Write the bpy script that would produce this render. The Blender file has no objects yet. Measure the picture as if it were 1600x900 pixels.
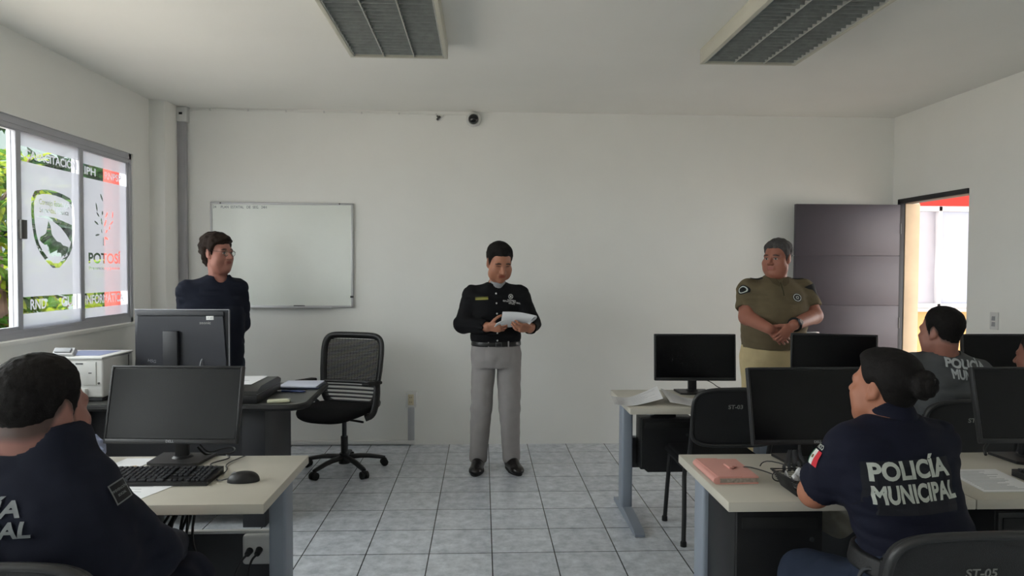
import bpy, bmesh, math, random
import numpy as np
from mathutils import Vector, Matrix, Euler
from mathutils.bvhtree import BVHTree
from mathutils.geometry import interpolate_bezier

PI = math.pi
D2R = math.radians
SC = bpy.context.scene
COL = SC.collection
random.seed(7)

# ------------------------------------------------------------------ materials
def lin(c):
    return tuple((v / 255 / 12.92) if v / 255 <= .04045 else ((v / 255 + .055) / 1.055) ** 2.4 for v in c)

def mat(name, rgb, rough=.5, metal=0., var=.06, vscale=6., bump=0., bscale=180., spec=.5, coat=0.):
    """Principled surface: colour with a little procedural variation and an optional fine bump."""
    m = bpy.data.materials.new(name); m.use_nodes = True
    nt = m.node_tree; b = nt.nodes['Principled BSDF']
    c = lin(rgb)
    b.inputs['Roughness'].default_value = rough
    b.inputs['Metallic'].default_value = metal
    b.inputs['Specular IOR Level'].default_value = spec
    b.inputs['Coat Weight'].default_value = coat
    tc = nt.nodes.new('ShaderNodeTexCoord')
    n = nt.nodes.new('ShaderNodeTexNoise'); n.inputs['Scale'].default_value = vscale; n.inputs['Detail'].default_value = 4
    nt.links.new(tc.outputs['Object'], n.inputs['Vector'])
    r = nt.nodes.new('ShaderNodeValToRGB')
    r.color_ramp.elements[0].position = .3; r.color_ramp.elements[1].position = .7
    r.color_ramp.elements[0].color = tuple(max(0, v * (1 - var)) for v in c) + (1,)
    r.color_ramp.elements[1].color = tuple(min(1, v * (1 + var)) for v in c) + (1,)
    nt.links.new(n.outputs['Fac'], r.inputs['Fac']); nt.links.new(r.outputs['Color'], b.inputs['Base Color'])
    if bump:
        n2 = nt.nodes.new('ShaderNodeTexNoise'); n2.inputs['Scale'].default_value = bscale
        nt.links.new(tc.outputs['Object'], n2.inputs['Vector'])
        bp = nt.nodes.new('ShaderNodeBump'); bp.inputs['Strength'].default_value = bump; bp.inputs['Distance'].default_value = .002
        nt.links.new(n2.outputs['Fac'], bp.inputs['Height']); nt.links.new(bp.outputs['Normal'], b.inputs['Normal'])
    return m

def vcol_mat(name, rough=.6, spec=.35, sss=0., bump=0., bscale=300):
    """Principled surface coloured by the mesh's own colour attribute (skin, lips, hairline)."""
    m = bpy.data.materials.new(name); m.use_nodes = True
    nt = m.node_tree; b = nt.nodes['Principled BSDF']
    a = nt.nodes.new('ShaderNodeVertexColor'); a.layer_name = 'Col'
    nt.links.new(a.outputs['Color'], b.inputs['Base Color'])
    b.inputs['Roughness'].default_value = rough; b.inputs['Specular IOR Level'].default_value = spec
    if bump:
        tc = nt.nodes.new('ShaderNodeTexCoord')
        n2 = nt.nodes.new('ShaderNodeTexNoise'); n2.inputs['Scale'].default_value = bscale
        nt.links.new(tc.outputs['Object'], n2.inputs['Vector'])
        bp = nt.nodes.new('ShaderNodeBump'); bp.inputs['Strength'].default_value = bump; bp.inputs['Distance'].default_value = .002
        nt.links.new(n2.outputs['Fac'], bp.inputs['Height']); nt.links.new(bp.outputs['Normal'], b.inputs['Normal'])
    return m

# ------------------------------------------------------------------ mesh builder
class MB:
    def __init__(s):
        s.bm = bmesh.new()
    def _xf(s, verts, M):
        bmesh.ops.transform(s.bm, matrix=M, verts=verts)
    def box(s, c, size, rot=None, bev=0., seg=2):
        M = Matrix.Translation(c) @ ((rot.to_4x4() if isinstance(rot, Matrix) else Euler(rot).to_matrix().to_4x4()) if rot is not None else Matrix.Identity(4)) @ Matrix.Diagonal((*size, 1))
        r = bmesh.ops.create_cube(s.bm, size=1, matrix=M)
        if bev:
            es = list({e for v in r['verts'] for e in v.link_edges})
            bmesh.ops.bevel(s.bm, geom=es, offset=bev, segments=seg, profile=.5, affect='EDGES', clamp_overlap=True)
        return s
    def ext(s, lo, hi, bev=0., seg=2):
        lo, hi = Vector(lo), Vector(hi)
        return s.box((lo + hi) / 2, hi - lo, None, bev, seg)
    def cyl(s, p0, p1, r0, r1=None, seg=20, caps=True):
        r1 = r0 if r1 is None else r1
        p0, p1 = Vector(p0), Vector(p1); d = p1 - p0
        q = d.to_track_quat('Z', 'Y').to_matrix().to_4x4()
        M = Matrix.Translation((p0 + p1) / 2) @ q
        bmesh.ops.create_cone(s.bm, cap_ends=caps, segments=seg, radius1=r0, radius2=r1, depth=d.length, matrix=M)
        return s
    def sph(s, c, r, seg=20, scale=(1, 1, 1), rot=None):
        M = Matrix.Translation(c) @ (Euler(rot).to_matrix().to_4x4() if rot else Matrix.Identity(4)) @ Matrix.Diagonal((*scale, 1))
        bmesh.ops.create_uvsphere(s.bm, u_segments=seg, v_segments=max(8, seg // 2), radius=r, matrix=M)
        return s
    def tube(s, pts, r, seg=8, closed=False, smooth=0, flat=1.):
        pts = [Vector(p) for p in pts]
        for _ in range(smooth):
            n = []
            m = len(pts)
            for i in range(m if closed else m - 1):
                a, b = pts[i], pts[(i + 1) % m]
                n += [a.lerp(b, .25), a.lerp(b, .75)]
            if not closed:
                n = [pts[0]] + n + [pts[-1]]
            pts = n
        m = len(pts); rings = []
        up = Vector((0, 0, 1)); prev = None
        for i in range(m):
            if closed:
                t = (pts[(i + 1) % m] - pts[i - 1])
            else:
                t = pts[min(i + 1, m - 1)] - pts[max(i - 1, 0)]
            t.normalize()
            if prev is None:
                a = t.cross(up)
                if a.length < .05: a = t.cross(Vector((0, 1, 0)))
            else:
                a = prev - t * prev.dot(t)
                if a.length < 1e-4: a = t.cross(up)
            a.normalize(); prev = a; b = t.cross(a)
            rr = r[i] if isinstance(r, (list, tuple)) and len(r) == m else (r if not isinstance(r, (list, tuple)) else r[0] + (r[-1] - r[0]) * i / (m - 1))
            rings.append([s.bm.verts.new(pts[i] + a * rr * math.cos(2 * PI * k / seg) + b * rr * flat * math.sin(2 * PI * k / seg)) for k in range(seg)])
        for i in range(m if closed else m - 1):
            A, B = rings[i], rings[(i + 1) % m]
            for k in range(seg):
                s.bm.faces.new((A[k], A[(k + 1) % seg], B[(k + 1) % seg], B[k]))
        if not closed:
            s.bm.faces.new(rings[0][::-1]); s.bm.faces.new(rings[-1])
        return s
    def prism(s, poly, o, u, v, depth):
        """Polygon (list of 2-d points) in the plane o + x*u + y*v, extruded by depth along u x v."""
        o, u, v = Vector(o), Vector(u), Vector(v); n = u.cross(v).normalized()
        a = [s.bm.verts.new(o + u * x + v * y) for x, y in poly]
        b = [s.bm.verts.new(o + u * x + v * y + n * depth) for x, y in poly]
        k = len(poly)
        s.bm.faces.new(a[::-1]); s.bm.faces.new(b)
        for i in range(k):
            s.bm.faces.new((a[i], a[(i + 1) % k], b[(i + 1) % k], b[i]))
        return s
    def lathe(s, prof, c, seg=24, axis=None):
        c = Vector(c); rings = []
        Q = Vector(axis).to_track_quat('Z', 'Y').to_matrix() if axis else Matrix.Identity(3)
        for r, z in prof:
            rings.append([s.bm.verts.new(c + Q @ Vector((r * math.cos(2 * PI * k / seg), r * math.sin(2 * PI * k / seg), z))) for k in range(seg)])
        for A, B in zip(rings, rings[1:]):
            for k in range(seg):
                s.bm.faces.new((A[k], A[(k + 1) % seg], B[(k + 1) % seg], B[k]))
        s.bm.faces.new(rings[0][::-1]); s.bm.faces.new(rings[-1])
        return s
    def grid(s, fn, nu, nv, thick=0.):
        """Sheet fn(u,v) -> point, u and v in 0..1, with real thickness if asked."""
        V = [[s.bm.verts.new(fn(i / nu, j / nv)) for j in range(nv + 1)] for i in range(nu + 1)]
        fs = []
        for i in range(nu):
            for j in range(nv):
                fs.append(s.bm.faces.new((V[i][j], V[i + 1][j], V[i + 1][j + 1], V[i][j + 1])))
        if thick:
            s.bm.normal_update()
            bmesh.ops.solidify(s.bm, geom=fs, thickness=thick)
        return s
    def add(s, verts, faces):
        vs = [s.bm.verts.new(v) for v in verts]
        for f in faces:
            try: s.bm.faces.new([vs[i] for i in f])
            except ValueError: pass
        return s
    def xf(s, M):
        bmesh.ops.transform(s.bm, matrix=M, verts=s.bm.verts[:]); return s

OFF = Vector((0, 0, 0))

def part(name, mb, m, parent=None, smooth=30, label=None, kind=None):
    """Link one mesh object; world-built geometry is brought into its thing's own space."""
    bmesh.ops.recalc_face_normals(mb.bm, faces=mb.bm.faces[:])
    me = bpy.data.meshes.new(name)
    if parent is not None and OFF.length:
        bmesh.ops.translate(mb.bm, vec=-OFF, verts=mb.bm.verts[:])
    mb.bm.to_mesh(me); mb.bm.free()
    if smooth:
        me.polygons.foreach_set('use_smooth', [True] * len(me.polygons))
        try: me.set_sharp_from_angle(angle=D2R(smooth))
        except AttributeError: pass
    me.materials.append(m)
    o = bpy.data.objects.new(name, me); COL.objects.link(o)
    if parent is not None: o.parent = parent
    if label: o['label'] = label
    if kind: o['kind'] = kind
    return o

def thing(name, label, cat, loc=(0, 0, 0), group=None, world=True, rz=0.):
    global OFF
    o = bpy.data.objects.new(name, None); COL.objects.link(o)
    o.location = loc; o.rotation_euler = (0, 0, rz); o.empty_display_size = .05
    o['label'] = label; o['category'] = cat
    if group: o['group'] = group
    OFF = Vector(loc) if world else Vector((0, 0, 0))
    return o

def tag(o, label, cat, group=None, kind=None):
    o['label'] = label; o['category'] = cat
    if group: o['group'] = group
    if kind: o['kind'] = kind
    return o

def struct(name, mb, m, parent=None, smooth=30, label=None):
    o = part(name, mb, m, parent, smooth, label)
    if parent is None: o['kind'] = 'structure'
    return o

def dup(root, loc, rz, label, group=None):
    def cp(o, par):
        c = o.copy(); COL.objects.link(c)
        if par is not None: c.parent = par
        for ch in list(o.children): cp(ch, c)
        return c
    r = cp(root, None); r.location = loc; r.rotation_euler = (0, 0, rz); r['label'] = label
    if group: r['group'] = group
    return r

# ------------------------------------------------------------------ lettering
def text_curve(txt, size, bold=0., shear=0., spacing=1., align='CENTER', res=4):
    cu = bpy.data.curves.new('lettering', 'FONT'); cu.body = txt; cu.size = size; cu.offset = bold
    cu.shear = shear; cu.space_character = spacing; cu.align_x = align; cu.align_y = 'CENTER'; cu.resolution_u = res
    cu.space_line = .8
    return cu

def embolden(polys, d):
    """Thicken letter outlines by d on every side."""
    area = lambda P: sum(a[0] * b[1] - b[0] * a[1] for a, b in zip(P, P[1:] + P[:1])) / 2
    sg = 1 if area(max(polys, key=lambda P: abs(area(P)))) > 0 else -1
    res = []
    for P in polys:
        Q = [p for i, p in enumerate(P) if math.hypot(p[0] - P[i - 1][0], p[1] - P[i - 1][1]) > 1e-6]
        R_ = []
        for i, p in enumerate(Q):
            a, b = Q[i - 1], Q[(i + 1) % len(Q)]
            e1 = (p[0] - a[0], p[1] - a[1]); e2 = (b[0] - p[0], b[1] - p[1]); l1, l2 = math.hypot(*e1), math.hypot(*e2)
            n1 = (e1[1] / l1 * sg, -e1[0] / l1 * sg); n2 = (e2[1] / l2 * sg, -e2[0] / l2 * sg)
            k = d / max(.35, 1 + n1[0] * n2[0] + n1[1] * n2[1])
            R_.append((p[0] + (n1[0] + n2[0]) * k, p[1] + (n1[1] + n2[1]) * k))
        res.append(R_)
    return res

def text_polys(txt, size, bold=0., sx=1., align='CENTER'):
    """Outlines of a piece of text as closed 2-d polygons."""
    cu = text_curve(txt, size, 0, align=align)
    o = bpy.data.objects.new('lettering', cu); COL.objects.link(o)
    dg = bpy.context.evaluated_depsgraph_get(); dg.update()
    c2 = o.evaluated_get(dg).to_curve(dg)
    out = []
    for sp in c2.splines:
        P = []
        if sp.type == 'BEZIER':
            bp = sp.bezier_points; n = len(bp)
            for i in range(n):
                a, b = bp[i], bp[(i + 1) % n]
                q = interpolate_bezier(a.co, a.handle_right, b.handle_left, b.co, 5)
                P += [(p.x * sx, p.y) for p in q[:-1]]
        else:
            P = [(p.co.x * sx, p.co.y) for p in sp.points]
        out.append(P)
    o.evaluated_get(dg).to_curve_clear()
    bpy.data.objects.remove(o); bpy.data.curves.remove(cu)
    return embolden(out, bold) if bold else out

def fit(polys, x0, x1):
    """Stretch outlines sideways to run from x0 to x1."""
    a = min(x for P in polys for x, y in P); b = max(x for P in polys for x, y in P)
    return [[(x0 + (x - a) / (b - a) * (x1 - x0), y) for x, y in P] for P in polys]

def fill_mesh(polys, depth=0.):
    """Fill nested 2-d polygons (inner ones become holes) -> verts, faces."""
    cu = bpy.data.curves.new('sheet', 'CURVE'); cu.dimensions = '2D'; cu.fill_mode = 'BOTH' if depth else 'BOTH'
    cu.extrude = depth / 2
    for P in polys:
        sp = cu.splines.new('POLY'); sp.points.add(len(P) - 1)
        for q, (x, y) in zip(sp.points, P): q.co = (x, y, 0, 1)
        sp.use_cyclic_u = True
    o = bpy.data.objects.new('sheet', cu); COL.objects.link(o)
    dg = bpy.context.evaluated_depsgraph_get(); dg.update()
    me = bpy.data.meshes.new_from_object(o.evaluated_get(dg))
    V = [v.co.copy() for v in me.vertices]; Fc = [tuple(p.vertices) for p in me.polygons]
    bpy.data.objects.remove(o); bpy.data.curves.remove(cu); bpy.data.meshes.remove(me)
    return V, Fc

def letters_flat(name, txt, size, o, u, v, m, parent, bold=0., sx=1., depth=.0006, align='CENTER', lift=0.):
    """Lettering on a flat face: plane o + x*u + y*v."""
    V, Fc = fill_mesh(text_polys(txt, size, bold, sx, align), depth)
    o, u, v = Vector(o), Vector(u).normalized(), Vector(v).normalized(); n = u.cross(v)
    mb = MB(); mb.add([o + u * p.x + v * p.y + n * (p.z + lift) for p in V], Fc)
    return part(name, mb, m, parent, smooth=0)

def conform(name, V, Fc, target, o, u, v, m, parent, lift=.0025, cuts=.009, ray=.6):
    """Lay a flat sheet of lettering on a curved garment: every point drops along -(u x v) onto the target mesh."""
    bm = bmesh.new()
    vs = [bm.verts.new(p) for p in V]
    for f in Fc:
        try: bm.faces.new([vs[i] for i in f])
        except ValueError: pass
    bmesh.ops.triangulate(bm, faces=bm.faces[:])
    for _ in range(3):
        es = [e for e in bm.edges if e.calc_length() > cuts]
        if not es: break
        bmesh.ops.subdivide_edges(bm, edges=es, cuts=1)
        bmesh.ops.triangulate(bm, faces=bm.faces[:])
    tm = target.data
    bv = BVHTree.FromPolygons([p.co for p in tm.vertices], [tuple(p.vertices) for p in tm.polygons])
    o, u, v = Vector(o), Vector(u).normalized(), Vector(v).normalized(); n = u.cross(v).normalized()
    bad = []
    for q in bm.verts:
        s = o + u * q.co.x + v * q.co.y + n * ray - OFF
        hit, nn, _, _ = bv.ray_cast(s, -n, ray * 2)
        if hit is None: bad.append(q)
        else: q.co = hit + n * lift + nn * .001
    if bad: bmesh.ops.delete(bm, geom=bad, context='VERTS')
    me = bpy.data.meshes.new(name); bm.to_mesh(me); bm.free(); me.materials.append(m)
    ob = bpy.data.objects.new(name, me); COL.objects.link(ob); ob.parent = parent
    return ob

# ------------------------------------------------------------------ palette
M = {}
M['wall'] = mat('painted_plaster', (236, 236, 232), .75, var=.015, vscale=2.5, bump=.15, bscale=60)
M['ceiling'] = mat('ceiling_plaster', (238, 238, 233), .8, var=.02, vscale=1.5, bump=.12, bscale=40)
M['white_plastic'] = mat('white_plastic', (214, 214, 212), .45, var=.02)
M['grey_plastic'] = mat('grey_plastic', (150, 152, 156), .5, var=.03)
M['alu'] = mat('grey_aluminium', (178, 179, 186), .42, .1, var=.03)
M['alu_light'] = mat('pale_aluminium', (188, 188, 190), .4, .3, var=.03)
M['black'] = mat('black_plastic', (20, 20, 22), .45, var=.1, bump=.1)
M['black_soft'] = mat('black_rubber', (14, 14, 15), .75, var=.1)
M['black_fabric'] = mat('black_fabric', (17, 17, 19), .9, var=.15, vscale=60, bump=.5, bscale=500, spec=.2)
M['screen'] = mat('display_panel', (9, 9, 11), .24, var=0, spec=.22)
M['desk'] = mat('pale_laminate', (188, 183, 171), .45, var=.04, vscale=3)
M['desk_leg'] = mat('grey_powder_coat', (138, 146, 158), .5, .1, var=.03)
M['dark_panel'] = mat('charcoal_panel', (52, 53, 57), .55, var=.06)
M['teacher'] = mat('dark_grey_laminate', (72, 72, 70), .4, var=.06, vscale=4)
M['teacher_dark'] = mat('anthracite_panel', (34, 35, 40), .5, var=.06)
M['paper'] = mat('paper', (226, 226, 228), .8, var=.02)
M['ink'] = mat('grey_print', (128, 130, 136), .8, var=.1)
M['chalk'] = mat('chalk_marker', (165, 165, 160), .8, var=.2, vscale=90)
M['door'] = mat('dark_wood_veneer', (70, 64, 72), .5, var=.08, vscale=3)
M['steel'] = mat('brushed_steel', (200, 200, 204), .25, 1., var=.03)
M['pink'] = mat('pink_leatherette', (208, 150, 140), .6, var=.05, bump=.3, bscale=300)
M['reflect'] = mat('pale_grey_lettering', (176, 180, 172), .55, var=.12, vscale=40)
M['reflect_dim'] = mat('worn_grey_lettering', (118, 122, 124), .6, var=.15, vscale=40)

# ------------------------------------------------------------------ the room
XL, XR, YB, YF, H = -2.62, 3.545, 5.83, -3.2, 2.81
TH = .16

def floor_mat():
    m = bpy.data.materials.new('grey_floor_tiles'); m.use_nodes = True
    nt = m.node_tree; b = nt.nodes['Principled BSDF']; L = nt.links.new
    tc = nt.nodes.new('ShaderNodeTexCoord')
    mp = nt.nodes.new('ShaderNodeMapping'); mp.inputs['Location'].default_value = (-.0545 + .33 * 20, -5.237 + .33 * 40, 0)
    L(tc.outputs['Object'], mp.inputs['Vector'])
    br = nt.nodes.new('ShaderNodeTexBrick'); br.offset = 0; br.squash = 1
    br.inputs['Scale'].default_value = 1; br.inputs['Brick Width'].default_value = .33; br.inputs['Row Height'].default_value = .33
    br.inputs['Mortar Size'].default_value = .0032; br.inputs['Mortar Smooth'].default_value = .1; br.inputs['Bias'].default_value = 0
    br.inputs['Color1'].default_value = lin((204, 209, 218)) + (1,); br.inputs['Color2'].default_value = lin((212, 217, 225)) + (1,)
    br.inputs['Mortar'].default_value = lin((66, 66, 68)) + (1,)
    L(mp.outputs['Vector'], br.inputs['Vector'])
    n = nt.nodes.new('ShaderNodeTexNoise'); n.inputs['Scale'].default_value = 14; n.inputs['Detail'].default_value = 7; n.inputs['Roughness'].default_value = .7
    L(tc.outputs['Object'], n.inputs['Vector'])
    r = nt.nodes.new('ShaderNodeValToRGB'); r.color_ramp.elements[0].position = .32; r.color_ramp.elements[1].position = .68
    r.color_ramp.elements[0].color = (.66, .67, .69, 1); r.color_ramp.elements[1].color = (1.12, 1.12, 1.1, 1)
    L(n.outputs['Fac'], r.inputs['Fac'])
    mx = nt.nodes.new('ShaderNodeMix'); mx.data_type = 'RGBA'; mx.blend_type = 'MULTIPLY'; mx.inputs['Factor'].default_value = 1
    L(br.outputs['Color'], mx.inputs['A']); L(r.outputs['Color'], mx.inputs['B']); L(mx.outputs['Result'], b.inputs['Base Color'])
    b.inputs['Roughness'].default_value = .24; b.inputs['Specular IOR Level'].default_value = .45
    bp = nt.nodes.new('ShaderNodeBump'); bp.inputs['Strength'].default_value = .5; bp.inputs['Distance'].default_value = .002; bp.invert = True
    L(br.outputs['Fac'], bp.inputs['Height']); L(bp.outputs['Normal'], b.inputs['Normal'])
    return m

def glass_mat():
    m = bpy.data.materials.new('window_glass'); m.use_nodes = True
    nt = m.node_tree; nt.nodes.clear(); L = nt.links.new
    o = nt.nodes.new('ShaderNodeOutputMaterial'); t = nt.nodes.new('ShaderNodeBsdfTransparent'); g = nt.nodes.new('ShaderNodeBsdfGlossy')
    t.inputs['Color'].default_value = (.95, .97, .96, 1); g.inputs['Roughness'].default_value = .02
    f = nt.nodes.new('ShaderNodeMath'); f.operation = 'MULTIPLY_ADD'; f.inputs[1].default_value = .12; f.inputs[2].default_value = .03
    lw = nt.nodes.new('ShaderNodeLayerWeight'); lw.inputs['Blend'].default_value = .3; L(lw.outputs['Facing'], f.inputs[0])
    x = nt.nodes.new('ShaderNodeMixShader'); L(f.outputs[0], x.inputs['Fac']); L(t.outputs[0], x.inputs[1]); L(g.outputs[0], x.inputs[2]); L(x.outputs[0], o.inputs['Surface'])
    return m

def film_mat():
    m = bpy.data.materials.new('frosted_film'); m.use_nodes = True
    nt = m.node_tree; nt.nodes.clear(); L = nt.links.new
    o = nt.nodes.new('ShaderNodeOutputMaterial'); t = nt.nodes.new('ShaderNodeBsdfTransparent'); tr = nt.nodes.new('ShaderNodeBsdfTranslucent'); d = nt.nodes.new('ShaderNodeBsdfDiffuse')
    t.inputs['Color'].default_value = (.9, .9, .95, 1); tr.inputs['Color'].default_value = (.18, .185, .21, 1); d.inputs['Color'].default_value = (.8, .8, .85, 1)
    a = nt.nodes.new('ShaderNodeMixShader'); a.inputs['Fac'].default_value = .25; L(tr.outputs[0], a.inputs[1]); L(d.outputs[0], a.inputs[2])
    b = nt.nodes.new('ShaderNodeMixShader'); b.inputs['Fac'].default_value = .12; L(a.outputs[0], b.inputs[1]); L(t.outputs[0], b.inputs[2])
    L(b.outputs[0], o.inputs['Surface'])
    return m

M['floor'] = floor_mat(); M['glass'] = glass_mat(); M['film'] = film_mat()

mb = MB(); mb.ext((XL - TH, YF - TH, -.1), (XR + TH, YB + TH, 0)); struct('floor', mb, M['floor'], smooth=0)
mb = MB(); mb.ext((XL - TH, YF - TH, H), (XR + TH, YB + TH, H + .15)); struct('ceiling', mb, M['ceiling'], smooth=0)
mb = MB(); mb.ext((XL - TH, YB, 0), (XR + TH, YB + TH, H)); struct('wall_back', mb, M['wall'], smooth=0)
mb = MB(); mb.ext((XL - TH, YF - TH, 0), (XR + TH, YF, H)); struct('wall_front', mb, M['wall'], smooth=0)

W1 = (1.57, 5.30, 1.085, 2.34)       # the window in view
W2 = (-2.95, 1.02, 1.085, 2.34)       # its neighbour beside the camera, seen only in a screen's reflection; widened for fill light
mb = MB(); x0, x1 = XL - TH, XL
mb.ext((x0, YF, 0), (x1, YB, W1[2])).ext((x0, YF, W1[3]), (x1, YB, H))
mb.ext((x0, W1[1], W1[2]), (x1, YB, W1[3])).ext((x0, W2[1], W1[2]), (x1, W1[0], W1[3])).ext((x0, YF, W1[2]), (x1, W2[0], W1[3]))
struct('wall_left', mb, M['wall'], smooth=0)
mb = MB(); mb.ext((XL - .02, 5.555, 0), (-2.50, YB + .02, H + .01), .006); struct('trim_1', mb, M['wall'])      # corner column
DY0, DY1, DZ = 4.895, 5.715, 2.06
mb = MB(); x0, x1 = XR, XR + TH
mb.ext((x0, YF, 0), (x1, DY0, H)).ext((x0, DY1, 0), (x1, YB, H)).ext((x0, DY0, DZ + .035), (x1, DY1, H))
struct('wall_right', mb, M['wall'], smooth=0)

def struct_root(name, loc=(0, 0, 0)):
    global OFF
    o = bpy.data.objects.new(name, None); COL.objects.link(o); o.location = loc; o['kind'] = 'structure'; OFF = Vector(loc); o.empty_display_size = .05
    return o

# ---- window_1: aluminium sliding window, two panes covered with cut frosted film
def window(name, W, stiles):
    y0, y1, z0, z1 = W
    w = struct_root(name, (XL - .04, (y0 + y1) / 2, z0))
    xo, xi = XL - .085, XL - .012
    mb = MB()
    mb.ext((xo, y0, z1 - .042), (xi, y1, z1)).ext((xo, y0, z0), (xi, y1, z0 + .032)).ext((xo, y0, z0), (xi, y0 + .03, z1)).ext((xo, y1 - .03, z0), (xi, y1, z1))
    mb.ext((xi - .012, y0, z1 - .066), (xi - .004, y1, z1 - .042)).ext((xi - .012, y0, z0 + .03), (xi - .004, y1, z0 + .05))
    part('window_frame', mb, M['alu'], w)
    for i, (a, b) in enumerate(zip(stiles, stiles[1:])):
        inner = i % 2
        xc = XL - .034 if inner else XL - .062
        lo, hi = z0 + .034, z1 - .046
        mb = MB()
        mb.ext((xc - .013, a - .022, lo), (xc + .013, a + .022, hi), .003).ext((xc - .013, b - .022, lo), (xc + .013, b + .022, hi), .003)
        mb.ext((xc - .012, a, lo), (xc + .012, b, lo + .035)).ext((xc - .012, a, hi - .03), (xc + .012, b, hi))
        s = part('sash', mb, M['alu'], w)
        mb = MB(); mb.ext((xc - .003, a + .02, lo + .03), (xc + .003, b - .02, hi - .026))
        part('window_pane', mb, M['glass'], s, smooth=0)
    return w

ST = [1.60, 2.19, 2.81, 3.43, 4.055, 4.672, 5.272]
w1 = window('window_1', W1, ST)
mb = MB(); mb.ext((XL - .022, 4.045, 1.655), (XL - .002, 4.095, 1.765), .004); part('window_latch', mb, M['teacher'], w1)
window('window_2', W2, [-2.92, -2.15, -1.37, -.58, .20, .99])
OFF = w1.location.copy()
mb = MB(); mb.ext((XL - .03, W1[0] - .03, W1[2] - .03), (XL + .012, W1[1] + .035, W1[2] - .003), .003); part('sill_strip', mb, M['wall'], w1)

def rect(a, b, c, d): return [(a, c), (b, c), (b, d), (a, d)]
def tr(polys, dx, dy): return [[(x + dx, y + dy) for x, y in P] for P in polys]
def inset(P, k, c):
    return [(c[0] + (x - c[0]) * k, c[1] + (y - c[1]) * k) for x, y in P]
FX = XL - .029
def film(polys, name='frosted_film', m=None):
    V, Fc = fill_mesh(polys)
    mb = MB(); mb.add([Vector((FX, p.x, p.y)) for p in V], Fc)
    return part(name, mb, m or M['film'], w1, smooth=0)
def smooth_poly(P, n=2):
    for _ in range(n):
        Q = []
        for a, b in zip(P, P[1:] + P[:1]):
            Q += [(a[0] * .75 + b[0] * .25, a[1] * .75 + b[1] * .25), (a[0] * .25 + b[0] * .75, a[1] * .25 + b[1] * .75)]
        P = Q
    return P
# second pane: band, shield with the map, band
shield = [(4.176, 1.938), (4.30, 1.966), (4.44, 1.962), (4.592, 1.927), (4.604, 1.75), (4.585, 1.64), (4.53, 1.555), (4.40, 1.468), (4.27, 1.55), (4.20, 1.64), (4.168, 1.784)]
sh_in = [(4.20, 1.915), (4.30, 1.940), (4.44, 1.936), (4.572, 1.905), (4.580, 1.75), (4.562, 1.65), (4.512, 1.572), (4.40, 1.50), (4.288, 1.572), (4.225, 1.65), (4.195, 1.784)]
swoosh = [(4.215, 1.795), (4.30, 1.806), (4.42, 1.795), (4.575, 1.765), (4.572, 1.70), (4.555, 1.655), (4.51, 1.70), (4.45, 1.745), (4.38, 1.775), (4.30, 1.79)]
state = [(4.33, 1.775), (4.352, 1.745), (4.36, 1.70), (4.375, 1.682), (4.395, 1.668), (4.41, 1.655), (4.45, 1.648), (4.475, 1.63), (4.50, 1.628), (4.525, 1.622), (4.54, 1.612), (4.53, 1.592), (4.515, 1.587), (4.52, 1.565), (4.495, 1.556), (4.475, 1.566), (4.455, 1.554), (4.44, 1.566), (4.415, 1.556), (4.395, 1.568), (4.365, 1.556), (4.33, 1.572), (4.322, 1.60), (4.315, 1.632), (4.295, 1.628), (4.265, 1.64), (4.245, 1.655), (4.252, 1.675), (4.28, 1.685), (4.305, 1.70), (4.318, 1.735)]
small = tr(text_polys('Consejo Estatal de', .046, 0, .86), 4.392, 1.885) + tr(text_polys('Seguridad Pública', .046, 0, .9), 4.392, 1.838)
film([rect(4.078, 4.650, 1.125, 2.275), rect(4.079, 4.649, 2.104, 2.192), rect(4.079, 4.649, 1.223, 1.320), smooth_poly(shield, 1), smooth_poly(sh_in, 1), swoosh, state] + small)
film(tr(fit(text_polys('CAPACITACIÓN', .070, .0019), 4.125, 4.632), 0, 2.149), 'film_lettering')
film(tr(fit(text_polys('RND', .084, .0019), 4.152, 4.30), 0, 1.270), 'film_lettering')
film(tr(fit(text_polys('GUI', .084, .0019), 4.45, 4.59), 0, 1.272), 'film_lettering')
# third pane: band, leafy emblem, lettering cut out, band
holes = []
rnd = random.Random(11)
for k in range(46):
    t = rnd.uniform(0, 2 * PI); rr = rnd.uniform(.01, .13)
    cx, cz = 4.945 + rr * math.cos(t) * .95, 1.83 + rr * math.sin(t) * 1.15
    a = math.atan2(cz - 1.70, cx - 4.945) + rnd.uniform(-.5, .5); l, wd = rnd.uniform(.016, .034), rnd.uniform(.004, .009)
    leaf = [(-l, 0), (-l * .3, wd), (l * .6, wd * .8), (l, 0), (l * .6, -wd * .8), (-l * .3, -wd)]
    holes.append(([(cx + x * math.cos(a) - y * math.sin(a), cz + x * math.sin(a) + y * math.cos(a)) for x, y in leaf], (cx, cz), l))
keep = []
for P, c, l in holes:
    if all((c[0] - q[0]) ** 2 + (c[1] - q[1]) ** 2 > (l + ql) ** 2 * .55 + .0002 for _, q, ql in keep): keep.append((P, c, l))
emblem = [P for P, _, _ in keep] + [rect(4.935, 4.941, 1.645, 1.70), rect(4.952, 4.958, 1.645, 1.70)]
potos = tr(fit(text_polys('POTOSÍ', .098, .0025), 4.755, 5.165), 0, 1.552) + tr(fit(text_polys('Prevención y Justicia', .032), 4.76, 5.15), 0, 1.487)
film([rect(4.694, 5.252, 1.125, 2.275), rect(4.695, 5.251, 2.092, 2.182), rect(4.695, 5.251, 1.219, 1.319)] + emblem + potos)
film(tr(fit(text_polys('IPH', .070, .0019), 4.72, 4.852), 0, 2.138), 'film_lettering')
film(tr(fit(text_polys('RNPSP', .070, .0016), 4.965, 5.185), 0, 2.136), 'film_lettering')
film(tr(fit(text_polys('INFORMÁTICA', .084, .0019), 4.712, 5.20), 0, 1.272), 'film_lettering')

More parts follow.
